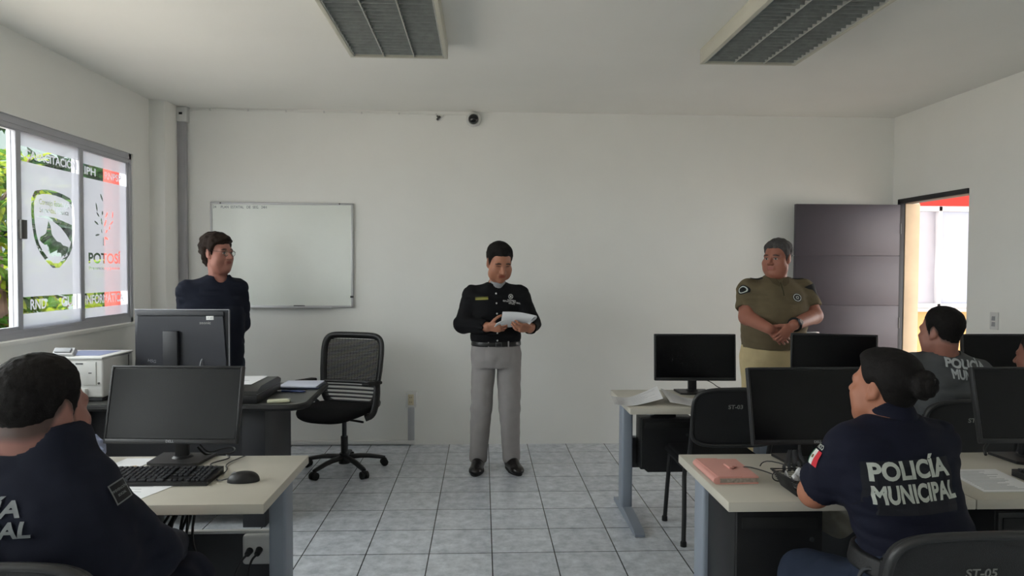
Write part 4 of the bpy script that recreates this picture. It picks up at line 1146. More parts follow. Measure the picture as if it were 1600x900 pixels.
        for ax in range(3):
            b, c = (ax + 1) % 3, (ax + 2) % 3
            sa = [slice(None)] * 3; sb = [slice(None)] * 3; sa[ax] = slice(0, -1); sb[ax] = slice(1, None)
            A, B = S[tuple(sa)], S[tuple(sb)]
            e = np.argwhere(A != B); e = e[(e[:, b] > 0) & (e[:, c] > 0) & (e[:, b] < D.shape[b] - 1) & (e[:, c] < D.shape[c] - 1)]
            ins = A[e[:, 0], e[:, 1], e[:, 2]]
            def cell(ob, oc):
                q = e.copy(); q[:, b] += ob; q[:, c] += oc; return idx[q[:, 0], q[:, 1], q[:, 2]]
            q = np.stack([cell(-1, -1), cell(0, -1), cell(0, 0), cell(-1, 0)], 1)
            q[~ins] = q[~ins][:, ::-1]; Q.append(q)
        Q = np.concatenate(Q); Q = Q[(Q >= 0).all(1)]
        for _ in range(smooth):
            acc = np.zeros_like(P); nn = np.zeros(len(P))
            for i in range(4):
                a, b = Q[:, i], Q[:, (i + 1) % 4]
                np.add.at(acc, a, P[b]); np.add.at(nn, a, 1)
            P = P * .5 + .5 * acc / np.maximum(nn, 1)[:, None]
        return P, Q

def sdf_obj(name, S, m, parent, color=None, smooth=1, label=None):
    P, Q = S.mesh(smooth)
    me = bpy.data.meshes.new(name)
    me.vertices.add(len(P)); me.vertices.foreach_set('co', (P - np.array(OFF)).astype(np.float32).ravel())
    me.loops.add(len(Q) * 4); me.loops.foreach_set('vertex_index', Q.astype(np.int32).ravel())
    me.polygons.add(len(Q)); me.polygons.foreach_set('loop_start', np.arange(0, len(Q) * 4, 4, dtype=np.int32))
    me.update(calc_edges=True); me.validate()
    me.polygons.foreach_set('use_smooth', [True] * len(me.polygons))
    if color is not None:
        at = me.color_attributes.new('Col', 'FLOAT_COLOR', 'POINT')
        c = np.ones((len(P), 4), np.float32); c[:, :3] = color(P); at.data.foreach_set('color', c.ravel())
    me.materials.append(m)
    o = bpy.data.objects.new(name, me); COL.objects.link(o)
    if parent is not None: o.parent = parent
    if label: o['label'] = label
    return o

class Head:
    """Head frame: x towards the person's left, y forward, z up; unit head about 0.24 m tall."""
    def __init__(s, c, fwd, scale, wide=1., roll=0.):
        s.c = V3(c); s.f = unit(fwd); l = np.cross((0, 0, 1), s.f); s.l = unit(l); s.u = np.cross(s.f, s.l)
        if roll:
            l2 = s.l * math.cos(roll) + s.u * math.sin(roll); s.u = s.u * math.cos(roll) - s.l * math.sin(roll); s.l = l2
        s.s = scale; s.w = wide; s.R = np.stack([s.l, s.f, s.u], 1)
    def p(s, x, y, z): return s.c + s.R @ (np.array([x * s.w, y, z]) * s.s)
    def r(s, a, b, c): return np.array([a * s.w, b, c]) * s.s
    def loc(s, P):
        q = (P - s.c) @ s.R / s.s; q[:, 0] /= s.w; return q
    def skull(s, S):
        k = s.s
        S.ell(s.p(0, -.012, .030), s.r(.0755, .097, .088), 0, s.R)
        S.ell(s.p(0, .028, -.040), s.r(.066, .064, .078), .03 * k, s.R)
    def face(s, S, heavy=0.):
        k = s.s
        s.skull(S)
        S.ell(s.p(0, .030, -.082), s.r(.054 + heavy * .012, .052, .042), .025 * k, s.R)
        S.ell(s.p(0, .072, -.106), s.r(.022, .019, .018), .022 * k, s.R)
        if heavy: S.ell(s.p(0, .03, -.115), s.r(.058, .05, .035), .03 * k, s.R)
        for q in (-1, 1):
            S.ell(s.p(q * .046, .054, -.036), s.r(.026 + heavy * .006, .026, .026), .03 * k, s.R)
            S.ell(s.p(q * .052, .03, -.075), s.r(.022 + heavy * .008, .03, .03), .03 * k, s.R)
        S.cone(s.p(-.042, .074, .014), s.p(.042, .074, .014), .013 * k, .013 * k, .02 * k)
        for q in (-1, 1): S.ell(s.p(q * .033, .100, -.006), s.r(.019, .016, .012), .014 * k, s.R, cut=True)
        for q in (-1, 1):
            S.ell(s.p(q * .032, .0735, -.006), s.r(.014, .0115, .0105), .004 * k, s.R)
            S.cone(s.p(q * .018, .083, .0005), s.p(q * .045, .076, .0005), .0042 * k, .0042 * k, .006 * k)
        S.cone(s.p(0, .086, .004), s.p(0, .110, -.036), .0085 * k, .0125 * k, .014 * k)
        for q in (-1, 1): S.ell(s.p(q * .0135, .098, -.040), s.r(.010, .011, .0085), .008 * k, s.R)
        S.cone(s.p(-.019, .087, -.0615), s.p(.019, .087, -.0615), .0062 * k, .0062 * k, .012 * k)
        S.cone(s.p(-.017, .086, -.0735), s.p(.017, .086, -.0735), .0072 * k, .0072 * k, .012 * k)
        S.cone(s.p(-.025, .098, -.0675), s.p(.025, .098, -.0675), .0028 * k, .0028 * k, .005 * k, cut=True)
        for q in (-1, 1):
            a = .35
            Rl = s.R @ np.array([[math.cos(q * a), -math.sin(q * a), 0], [math.sin(q * a), math.cos(q * a), 0], [0, 0, 1]]).T
            S.ell(s.p(q * .069, -.010, -.010), s.r(.014, .015, .026), .010 * k, s.R)
            S.ell(s.p(q * .0775, -.012, -.006), s.r(.0075, .0185, .032), .005 * k, Rl)
            S.ell(s.p(q * .073, .002, -.032), s.r(.009, .009, .012), .008 * k, Rl)
            S.ell(s.p(q * .0885, -.008, -.006), s.r(.0065, .010, .018), .005 * k, Rl, cut=True)
    def line(s, L, mods=None):
        """Height of the hairline around the head."""
        ph = np.degrees(np.arctan2(np.abs(L[0]), L[1]))
        xs = [0, 30, 48, 58, 68, 76, 86, 100, 112, 126, 150, 180]
        ys = [.066, .064, .056, .040, .005, -.024, -.012, .022, -.012, -.058, -.078, -.082]
        if mods:
            for i, v in mods.items(): ys[i] = v
        return np.interp(ph, xs, ys)
    def hair(s, name, parent, m, thick=.012, fade=.03, mods=None, extra=None, rough=(.003, 90), step=.0045, top=1., sides=.6):
        k = s.s; R_ = .17 * k
        S = SDF(s.c - R_, s.c + R_, step)
        s.skull(S)
        S.cone(s.p(0, -.03, -.03), s.p(0, -.042, -.10), .050 * k, .050 * k, .03 * k)
        g = np.meshgrid(*S.ax, indexing='ij'); P = np.stack([q.ravel() for q in g], 1).astype(np.float64)
        L = s.loc(P).T
        zl = s.line(L, mods); h = L[2] - zl
        t = np.clip(h / fade, 0, 1); t = t * t * (3 - 2 * t)
        tp = sides + (top - sides) * np.clip((L[2] - .005) / .085, 0, 1)
        th = (.0022 + thick * t * tp) * k
        d = S.D.ravel() - th
        d = np.maximum(d, -h * k)
        S.D = d.reshape(S.D.shape).astype(np.float32)
        if extra: extra(S)
        if rough: S.rough(rough[0], (rough[1],) * 3, 5, M3=s.R)
        return sdf_obj(name, S, m, parent)
    def colors(s, skin, brow=(38, 28, 24), lip=None, stubble=None, shut=.0, flush=None, scalp=None):
        sk = np.array(lin(skin)); bw = np.array(lin(brow)); lp = np.array(lin(lip or (skin[0] * .86, skin[1] * .66, skin[2] * .66)))
        def f(P):
            L = s.loc(P).T; c = np.tile(sk, (len(P), 1))
            n = vnoise(P[:, 0] * 45 + 9, P[:, 1] * 45 + 9, P[:, 2] * 45 + 9, 3)
            c *= (1 + .05 * n)[:, None]
            head = (np.abs(L[0]) < .11) & (L[1] > -.12) & (np.abs(L[2]) < .14)
            def blend(w, col):
                w = (np.clip(w, 0, 1) * head)[:, None]; c[:] = c * (1 - w) + np.array(col) * w
            ax = np.abs(L[0]); front = L[1] > .055
            if stubble: blend(front * np.clip((-.048 - L[2]) / .02, 0, 1) * stubble, sk * np.array([.55, .52, .5]))
            blend(front * np.clip(1.3 - ((ax - .0) / .024) ** 2 - ((L[2] + .0675) / .0115) ** 2, 0, 1), lp)
            blend(front * np.clip(2.2 * (1.15 - ((ax - .035) / .021) ** 2 - ((L[2] - .0195 + .25 * (ax - .035) * (ax > .035)) / .0062) ** 2), 0, 1) * .9, bw)
            if shut < 1:
                blend(front * np.clip(3 * (1 - ((ax - .032) / .0145) ** 2 - ((L[2] + .0065) / .0062) ** 2), 0, 1), np.array(lin((190, 182, 176))))
                blend(front * np.clip(3 * (1 - ((ax - .032) / .0075) ** 2 - ((L[2] + .006) / .0075) ** 2), 0, 1), np.array(lin((30, 22, 18))))
            blend(front * np.clip(2 * (1 - ((ax - .032) / .018) ** 2 - ((L[2] - .0005) / .003) ** 2), 0, 1) * .85, bw)
            if scalp: blend(np.clip((L[2] - s.line(L, scalp) + .012) / .02, 0, 1) * .85, np.array(lin((52, 44, 40))))
            return c
        return f

def hand(S, W, d, n, thumb, curl=(.5, .6, .4), sc=1., spread=.06, tcurl=.3, curls=None):
    """Five-fingered hand: wrist W, direction d, palm normal n, thumb = unit vector from the little finger towards the index."""
    W, d = V3(W), unit(d); n = V3(n); n = unit(n - d * (n @ d)); s = np.cross(d, n); s = s if s @ V3(thumb) > 0 else -s
    S.ell(W + (d * .046 - n * .001) * sc, np.array([.036, .050, .0145]) * sc, .012, np.stack([s, d, n], 1))
    offs = (.029, .0095, -.0098, -.027); fwd = (.084, .088, .084, .074)
    seg = ((.040, .025, .020), (.044, .028, .021), (.041, .026, .021), (.032, .020, .018))
    rad = (.0090, .0092, .0088, .0078)
    for i in range(4):
        c = curls[i] if curls else curl
        K = W + (d * fwd[i] + s * offs[i]) * sc
        S.cone(W + (d * .018 + s * offs[i] * .7) * sc, K, .0125 * sc, .0105 * sc, .010)
        a = 0.; p = K; dd0 = unit(d + s * spread * (1.5 - i))
        for j in range(3):
            a += c[j]
            q = p + (dd0 * math.cos(a) + n * math.sin(a)) * seg[i][j] * sc
            S.cone(p, q, rad[i] * sc * (1 - .08 * j), rad[i] * sc * (.93 - .08 * j), .0025)
            p = q
    p = W + (d * .022 + s * .024 + n * .006) * sc
    for j, (l, r) in enumerate(((.040, .0135), (.030, .0112), (.025, .0100))):
        a = .85 - tcurl * j
        q = p + unit(d * math.cos(a) + s * math.sin(a) + n * (.35 + .25 * j * tcurl)) * l * sc
        S.cone(p, q, r * sc, r * sc * .88, .008 if j == 0 else .003); p = q

M['skin'] = vcol_mat('skin', .52, .4, bump=.12, bscale=700)
def hairmat(name, rgb): return mat(name, rgb, .75, var=.25, vscale=120, bump=.6, bscale=260, spec=.18)
def cloth(name, rgb, var=.07, rough=.85): return mat(name, rgb, rough, var=var, vscale=16, bump=.25, bscale=700, spec=.2)
M['hair_black'] = hairmat('black_hair', (22, 19, 18)); M['hair_brown'] = hairmat('dark_brown_hair', (44, 34, 29)); M['hair_grey'] = hairmat('greying_hair', (74, 72, 72))
M['navy'] = cloth('navy_uniform_cloth', (22, 24, 38)); M['shoe'] = mat('black_shoe_leather', (24, 20, 20), .25, var=.1)

def bounds(pts, pad=.2):
    a = np.array(pts); return a.min(0) - pad, a.max(0) + pad

def build(label, root, head, heavy, torso, e1, e2, neck, arms, hands, legs, skin, shirt_m, pants_m, hair, sleeve=1., neck_r=.056, hem=None, waist=None, pants_lv=None, legr=(.088, .062, .05), shoe=True, seed=1, shirt_fold=.004, pants_fold=.005, collar=None, colr={}, cuff=.0, neck_open=.008, shirt_step=.0075, scoop=0., inleg=.035, hemz=.05, flare=.014):
    """One figure. The body is one mesh (the thing itself); hair and clothing are its parts."""
    global OFF
    OFF = Vector(root)
    alls = [p for a in arms for p in a[0]] + [p for l in legs for p in l[:3]] + [head.c, head.c + np.array([0, 0, .02]), neck] + [(t[1], t[2], t[0]) for t in torso]
    lo, hi = bounds(alls, .25); lo[2] = max(lo[2], -.02)
    fine = [(head.c - .125 * head.s, head.c + .135 * head.s, .0042)] + [(V3(h['W']) - .11, V3(h['W']) + np.array(unit(h['d'])) * .10 + .09, .0042) for h in hands]
    S = SDF(lo, hi, .0095, fine)
    head.face(S, heavy)
    nb = V3(neck)
    S.cone(nb - np.array([0, 0, .03]), head.p(0, -.022, -.055), neck_r + .002, neck_r * .97, .02)
    S.loft(torso, e1, e2, .02, grow=-.020)
    for (sh, el, wr), (r0, r1, r2) in arms:
        S.chain([sh, el, wr], [r0 - .012, r1 - .010, r2], .02)
    for h in hands: hand(S, **h)
    for hp, kn, an, toe in legs:
        S.chain([hp, kn, an], [legr[0] - .014, legr[1] - .012, legr[2] - .014], .03)
    body = sdf_obj('person', S, M['skin'], None, head.colors(skin, **colr))
    body.location = OFF
    tag(body, label, 'person')
    # shirt
    pts = [(t[1], t[2], t[0]) for t in torso] + [p for a in arms for p in a[0]]
    lo, hi = bounds(pts, .27); lo[2] = min(t[0] for t in torso) - .04
    S = SDF(lo, hi, shirt_step)
    for (sh, el, wr), (r0, r1, r2) in arms:
        sh, el, wr = V3(sh), V3(el), V3(wr)
        if sleeve >= 1.5:
            S.chain([sh, el, el + (wr - el) * (sleeve - 1)], [r0, r1, r2 + .013], .03)
            e = el + (wr - el) * (sleeve - 1); dr = unit(wr - el); S.plane(e + dr * .01, dr, e - .085, e + .085)
            S.cone(e - dr * .015, e + dr * .05, r2 + .004, None, .0, cut=True)
        else:
            e = sh + (el - sh) * sleeve; dr = unit(el - sh)
            S.cone(sh, sh + (el - sh) * (sleeve + .15), r0, r1 + .014, .03)
            S.plane(e, dr, np.minimum(e, e + dr * .16) - .11, np.maximum(e, e + dr * .16) + .11)
            S.cone(e - dr * .01, e + dr * .05, r1 - .003, None, .0, cut=True)
    S.loft(torso, e1, e2, .045, z0=hem)
    for (sh, el, wr), (r0, r1, r2) in arms:      # slope from the neck to the shoulder
        S.cone(nb + (V3(sh) - nb) * .22 - np.array([0, 0, .028]), V3(sh) + np.array([0, 0, r0 - .050]), .046, .046, .045)
    # folds run out from the armpits and across the waist
    S.rough(shirt_fold, (9, 9, 26), seed, ridge=True).rough(shirt_fold * .5, (28, 28, 34), seed + 3)
    S.cone(nb - np.array([0, 0, .012]), head.p(0, -.022, -.055), neck_r + neck_open, neck_r + neck_open, .006, cut=True)
    if scoop:
        S.ell(nb + np.array([e2[0], e2[1], 0]) * (neck_r + .008) + np.array([0, 0, .018 - scoop * .3]), (scoop, scoop, scoop), .004, cut=True)
    shirt = sdf_obj('shirt', S, shirt_m, body)
    out = {'body': body, 'shirt': shirt}
    if collar:
        ch, cw, op, cm = collar
        ax = unit(head.p(0, -.022, -.055) - nb); c0 = nb - ax * .030
        lo, hi = c0 - .16, c0 + .17
        C = SDF(lo, hi, .004)
        C.cone(c0, c0 + ax * ch, neck_r + cw + flare, neck_r + cw, 0)
        C.cone(c0 - ax * .05, c0 + ax * (ch + .12), neck_r + cw - .005, neck_r + cw - .006, .002, cut=True)
        C.plane(c0 - ax * .004, -ax).plane(c0 + ax * ch + 0 * ax, unit(ax + .28 * np.array([e2[0], e2[1], 0])))
        if op:
            f = np.array([e2[0], e2[1], 0.]); l = np.array([e1[0], e1[1], 0.])
            C.cone(c0 + f * (neck_r + .02) - ax * .03, c0 + f * (neck_r + .02) + ax * .1, op * .4, op, .0, cut=True)
        out['collar'] = sdf_obj('collar', C, cm, shirt)
    # trousers
    if pants_lv:
        pts = [(t[1], t[2], t[0]) for t in pants_lv] + [p for l in legs for p in l[:3]]
        lo, hi = bounds(pts, .2); lo[2] = max(lo[2], .0)
        S = SDF(lo, hi, .009)
        S.loft(pants_lv, e1, e2, .04)
        for hp, kn, an, toe in legs:
            hp, kn, an = V3(hp), V3(kn), V3(an)
            S.chain([hp, kn, an + (an - kn) * .0], [legr[0], legr[1], legr[2]], inleg)
        if waist: S.plane((0, 0, waist), (0, 0, 1))
        S.rough(pants_fold, (16, 16, 9), seed + 7, ridge=True).rough(pants_fold * .8, (18, 18, 22), seed + 8)
        S.plane((0, 0, hemz), (0, 0, -1))
        out['pants'] = sdf_obj('trousers', S, pants_m, body)
    if shoe:
        for hp, kn, an, toe in legs:
            an = V3(an); t = unit((toe[0], toe[1], 0)); sd = np.array([-t[1], t[0], 0])
            c = np.array([an[0], an[1], 0]); S = SDF(c - np.array([.26, .26, .01]), c + np.array([.26, .26, .18]), .005)
            Rm = np.stack([sd, t, np.array([0, 0, 1.])], 1)
            S.ell(c - t * .045 + np.array([0, 0, .050]), (.042, .052, .058), .0, Rm)
            S.ell(c + t * .045 + np.array([0, 0, .045]), (.047, .085, .056), .03, Rm)
            S.ell(c + t * .135 + np.array([0, 0, .028]), (.052, .068, .038), .03, Rm)
            S.cone(c + np.array([0, 0, .05]), c + np.array([0, 0, .12]), .046, .046, .02)
            S.plane((0, 0, .012), (0, 0, -1))
            sh = sdf_obj('shoe', S, M['shoe'], body)
            mb = MB()
            P = [(.044 * math.sin(q) * (1.15 if math.cos(q) > 0 else 1), (.148 * math.cos(q) + .052)) for q in [2 * PI * i / 28 for i in range(28)]]
            mb.prism([(x * sd[0] + y * t[0], x * sd[1] + y * t[1]) for x, y in P][::(1)], (c[0], c[1], .0), (1, 0, 0), (0, 1, 0), .0145)
            part('sole', mb, M['black_soft'], sh)
    out['hair'] = head.hair('hair', body, **hair)
    return out

def back_text(lines, u, v, size, m, shirt, bold, lift=.003):
    """lines: (text, centre, width)."""
    for tx, o, w in lines:
        V, Fc = fill_mesh(fit(text_polys(tx, size, bold), -w / 2, w / 2), 0)
        conform('lettering', V, Fc, shirt, o, u, v, m, shirt, lift=lift, ray=.7)

def patch_on(name, poly, o, u, v, m, shirt, lift=.003, parent=None):
    V, Fc = fill_mesh(poly, 0)
    return conform(name, V, Fc, shirt, o, u, v, m, parent or shirt, lift=lift, cuts=.01, ray=.6)

def oval(a, b, n=28, cx=0, cy=0): return [(cx + a * math.cos(2 * PI * i / n), cy + b * math.sin(2 * PI * i / n)) for i in range(n)]

def ring_part(name, lv, e1, e2, z0, z1, grow, m, parent, step=.006):
    lo, hi = bounds([(t[1], t[2], t[0]) for t in lv], .28); lo[2] = z0 - .03; hi[2] = z1 + .03
    S = SDF(lo, hi, step); S.loft(lv, e1, e2, 0, grow=grow, z0=z0, z1=z1)
    return sdf_obj(name, S, m, parent)

# ---- the man reading at the front
E1, E2 = (.993, .12), (.12, -.993)
BK = cloth('black_shirt_cloth', (17, 17, 20)); GT = cloth('grey_trouser_cloth', (148, 144, 144), .05)
hd = Head((.122, 5.045, 1.545), (.27, -.89, -.36), 1.10)
lv1 = [(.90, .102, 5.12, .176, .125, .125), (.955, .102, 5.12, .180, .13, .125), (.985, .102, 5.12, .190, .142, .13), (1.06, .102, 5.12, .188, .14, .125), (1.16, .10, 5.12, .192, .135, .12), (1.25, .10, 5.12, .195, .125, .12), (1.31, .10, 5.125, .178, .11, .115), (1.35, .10, 5.13, .135, .092, .105), (1.378, .102, 5.125, .09, .075, .09), (1.398, .105, 5.12, .068, .062, .07)]
plv = [(.965, .102, 5.12, .178, .128, .125), (.90, .102, 5.12, .186, .128, .13), (.82, .103, 5.12, .190, .128, .135), (.76, .103, 5.12, .178, .118, .125)]
p1 = build('person in black button shirt and grey trousers standing reading papers', (.10, 5.1, 0), hd, 0, lv1, E1, E2, (.108, 5.125, 1.375),
    [(((-.075, 5.12, 1.290), (-.140, 5.06, 1.085), (.035, 4.905, 1.080)), (.078, .066, .036)), (((.278, 5.12, 1.290), (.362, 5.06, 1.095), (.338, 4.90, 1.072)), (.078, .066, .036))],
    [dict(W=(.045, 4.895, 1.082), d=(.90, -.42, -.05), n=(.25, .80, .5), thumb=(0, -.4, .9), curl=(.55, .85, .5), sc=1.02, tcurl=.25),
     dict(W=(.335, 4.89, 1.074), d=(-.72, -.60, .06), n=(-.3, .75, .55), thumb=(0, -.3, .9), curl=(.5, .8, .5), sc=1.02, tcurl=.25)],
    [((.015, 5.12, .86), (-.006, 5.10, .46), (-.028, 5.11, .085), (-.12, -1, 0)), ((.195, 5.12, .86), (.205, 5.10, .46), (.218, 5.11, .085), (.28, -1, 0))],
    (170, 116, 92), BK, GT, dict(m=M['hair_black'], thick=.013, fade=.05, top=1.35, sides=.35, rough=(.002, 120)), sleeve=1.94, hem=.948, waist=.955, legr=(.094, .080, .068), inleg=.012, scoop=.034,
    pants_lv=plv, collar=(.052, .010, .045, BK), seed=2, shirt_fold=.005, pants_fold=.004, colr=dict(shut=1., stubble=.25))
sh = p1['shirt']
S = SDF((-.05, 4.9, 1.28), (.25, 5.2, 1.45), .004); S.cone((.108, 5.118, 1.33), (.112, 5.098, 1.408), .060, .058, 0); S.cone((.108, 5.118, 1.30), (.116, 5.09, 1.5), .048, .048, .002, cut=True); S.plane((.11, 5.1, 1.412), (.1, -.35, 1))
sdf_obj('undershirt', S, cloth('grey_jersey', (150, 152, 156)), p1['body'])
for z in (1.315, 1.245, 1.17, 1.03, .975):
    V, Fc = fill_mesh([oval(.0065, .0065, 14)], 0)
    conform('button', V, Fc, sh, (.112 + (1.3 - z) * .02, 4.9, z), E1 + (0,), (0, 0, 1), M['white_plastic'], sh, lift=.004)
YL = mat('olive_yellow_thread', (140, 138, 62), .7); WH = mat('white_thread', (212, 212, 210), .7)
patch_on('name_tape', [[(-.045, -.012), (.045, -.007), (.045, .007), (-.045, .002)], ], (.008, 4.9, 1.290 - .012), E1 + (0,), (0, 0, 1), YL, sh)
patch_on('name_tape', [[(-.045, .006), (.045, .010), (.045, .013), (-.045, .009)]], (.008, 4.9, 1.290 - .012), E1 + (0,), (0, 0, 1), YL, sh)
em = [oval(.018, .018, 24), oval(.014, .014, 24), [(-.010, .006), (-.003, .0), (-.010, -.006), (-.004, -.009), (0, -.004), (.004, -.009), (.010, -.006), (.003, 0), (.010, .006), (.004, .009), (0, .004), (-.004, .009)]]
patch_on('embroidered_emblem', em, (.222, 4.9, 1.292), E1 + (0,), (0, 0, 1), WH, sh)
for tx, sz, dz in (('CONSEJO', .012, .030), ('ESTATAL DE SEG.', .014, .042), ('PÚBLICA', .010, .054)):
    V, Fc = fill_mesh(text_polys(tx, sz, .0004, 1.25), 0)
    conform('embroidery', V, Fc, sh, (.228, 4.9, 1.292 - dz), (.97, .12, -.16), (.1, 0, .99), WH, sh)
bl = ring_part('belt', plv, E1, E2, .925, .962, .005, mat('black_belt', (16, 15, 15), .35), p1['pants'])
mb = MB(); c = Vector((.118, 4.982, .944)); mb.box(c, (.046, .006, .034), (0, 0, .12), .002); part('buckle', mb, mat('gunmetal', (92, 92, 94), .3, .8), bl)
mb = MB(); mb.box(c + Vector((.0, -.0025, 0)), (.034, .005, .022), (0, 0, .12), .001); part('buckle_slot', mb, M['black'], bl)
for x, y in ((.045, 4.992), (.19, 5.005)):
    mb = MB(); mb.box((x, y, .945), (.010, .010, .046), (0, 0, .1), .002); part('belt_loop', mb, GT, p1['pants'])
OFF = Vector((.25, 4.83, 1.12))
t = thing('paper_bundle', 'stapled white pages folded over in the hands of the reading man', 'papers', (.25, 4.83, 1.12))
def pg(a, b, c, d, bow, off):
    a, b, c, d = map(Vector, (a, b, c, d))
    def f(u, v):
        p = a.lerp(b, u).lerp(d.lerp(c, u), v)
        return p + Vector((0, -bow * math.sin(PI * v) - off, bow * .5 * math.sin(PI * u)))
    return f
A, B, C_, D_ = (.125, 4.865, 1.075), (.318, 4.855, 1.112), (.370, 4.78, 1.170), (.140, 4.785, 1.196)
mb = MB(); mb.grid(pg(A, B, C_, D_, .018, 0), 14, 14, .004); top = part('top_page', mb, M['paper'], t, smooth=50)
mb = MB(); mb.tube([(.368, 4.782, 1.168), (.374, 4.80, 1.158), (.368, 4.83, 1.142), (.345, 4.862, 1.122)], .009, 8, smooth=2, flat=.35); part('page_fold', mb, M['paper'], top)
mb = MB(); mb.grid(pg((.085, 4.845, 1.085), (.140, 4.85, 1.100), (.150, 4.80, 1.135), (.098, 4.81, 1.112), .004, 0), 6, 6, .003); part('under_page', mb, M['paper'], t, smooth=50)
mb = MB(); mb.grid(pg((.15, 4.885, 1.075), (.32, 4.875, 1.085), (.355, 4.83, 1.13), (.15, 4.83, 1.13), .006, 0), 8, 8, .003); part('under_page', mb, M['paper'], t, smooth=50)

# ---- the man with glasses behind the teacher's desk
E1, E2 = (.83, .55), (.55, -.83)
NV = cloth('midnight_blue_knit', (27, 31, 44)); DN = cloth('dark_denim', (42, 52, 64))
hd = Head((-1.880, 4.975, 1.600), (.93, -.36, .03), 1.06)
lv = [(.76, -1.905, 5.0, .185, .145, .13), (.9, -1.905, 5, .19, .15, .13), (1.05, -1.907, 5, .197, .152, .13), (1.2, -1.912, 5, .205, .14, .13), (1.31, -1.915, 5, .195, .12, .125), (1.375, -1.905, 5.0, .155, .095, .115), (1.415, -1.89, 5.0, .105, .078, .095), (1.445, -1.882, 5, .072, .064, .075)]
p2 = build('person in dark blue sweater and glasses standing behind the teacher desk', (-1.905, 5.0, 0), hd, .4, lv, E1, E2, (-1.882, 5.0, 1.425),
    [(((-2.065, 4.915, 1.330), (-2.105, 4.975, 1.075), (-1.97, 5.15, .93)), (.076, .060, .036)), (((-1.775, 5.09, 1.335), (-1.775, 5.17, 1.08), (-1.90, 5.24, .94)), (.072, .056, .036))],
    [dict(W=(-1.965, 5.158, .925), d=(.8, .25, -.3), n=(.2, .9, .2), thumb=(0, .3, .9), curl=(.5, .6, .4)), dict(W=(-1.905, 5.247, .935), d=(-.8, .0, -.35), n=(-.2, .9, .2), thumb=(0, .3, .9), curl=(.5, .6, .4))],
    [((-1.975, 4.955, .80), (-1.98, 4.96, .44), (-1.985, 4.99, .085), (.4, -.8, 0)), ((-1.825, 5.045, .80), (-1.82, 5.04, .44), (-1.815, 5.06, .085), (.7, -.6, 0))],
    (164, 112, 98), NV, DN, dict(m=M['hair_brown'], thick=.020, fade=.025, top=1.25, sides=.75, rough=(.008, 42), mods={0: .060, 1: .058, 2: .05, 4: .01, 5: -.02, 6: -.004, 10: -.088, 11: -.09}),
    sleeve=1.95, hem=.78, waist=.84, legr=(.1, .078, .062), pants_lv=[(.84, -1.905, 5.0, .18, .135, .125), (.72, -1.9, 5.0, .178, .13, .13)], seed=6, shirt_fold=.006, neck_open=.010, scoop=.042, colr=dict(stubble=.35))
k = hd.s; gm = mat('thin_metal_rim', (70, 66, 64), .3, .7)
t = thing('eyeglasses', 'thin-rimmed glasses worn by the man in the dark blue sweater', 'glasses', tuple(hd.p(0, .1, 0)))
for q in (-1, 1):
    mb = MB(); mb.tube([Vector(hd.p(q * .033 + .024 * math.cos(a), .106 - .012 * abs(math.cos(a) * .4 + q * q * .5), -.008 + .018 * math.sin(a))) for a in [2 * PI * i / 22 for i in range(22)]], .0015, 6, closed=True); r_ = part('rim', mb, gm, t)
    mb = MB(); c, n_ = Vector(hd.p(q * .033, .1, -.008)), Vector(hd.f); mb.cyl(c - n_ * .0006, c + n_ * .0006, .0215 * k, seg=22); part('lens', mb, M['glass'], r_)
    mb = MB(); mb.tube([Vector(hd.p(q * .057, .10, .0)), Vector(hd.p(q * .075, .08, .004)), Vector(hd.p(q * .082, .02, .012)), Vector(hd.p(q * .083, -.012, .014)), Vector(hd.p(q * .083, -.03, -.005))], .0016, 6, smooth=1); part('temple', mb, gm, t)
mb = MB(); mb.tube([Vector(hd.p(-.010, .103, -.004)), Vector(hd.p(0, .108, .0)), Vector(hd.p(.010, .103, -.004))], .0013, 6); part('bridge', mb, gm, t)

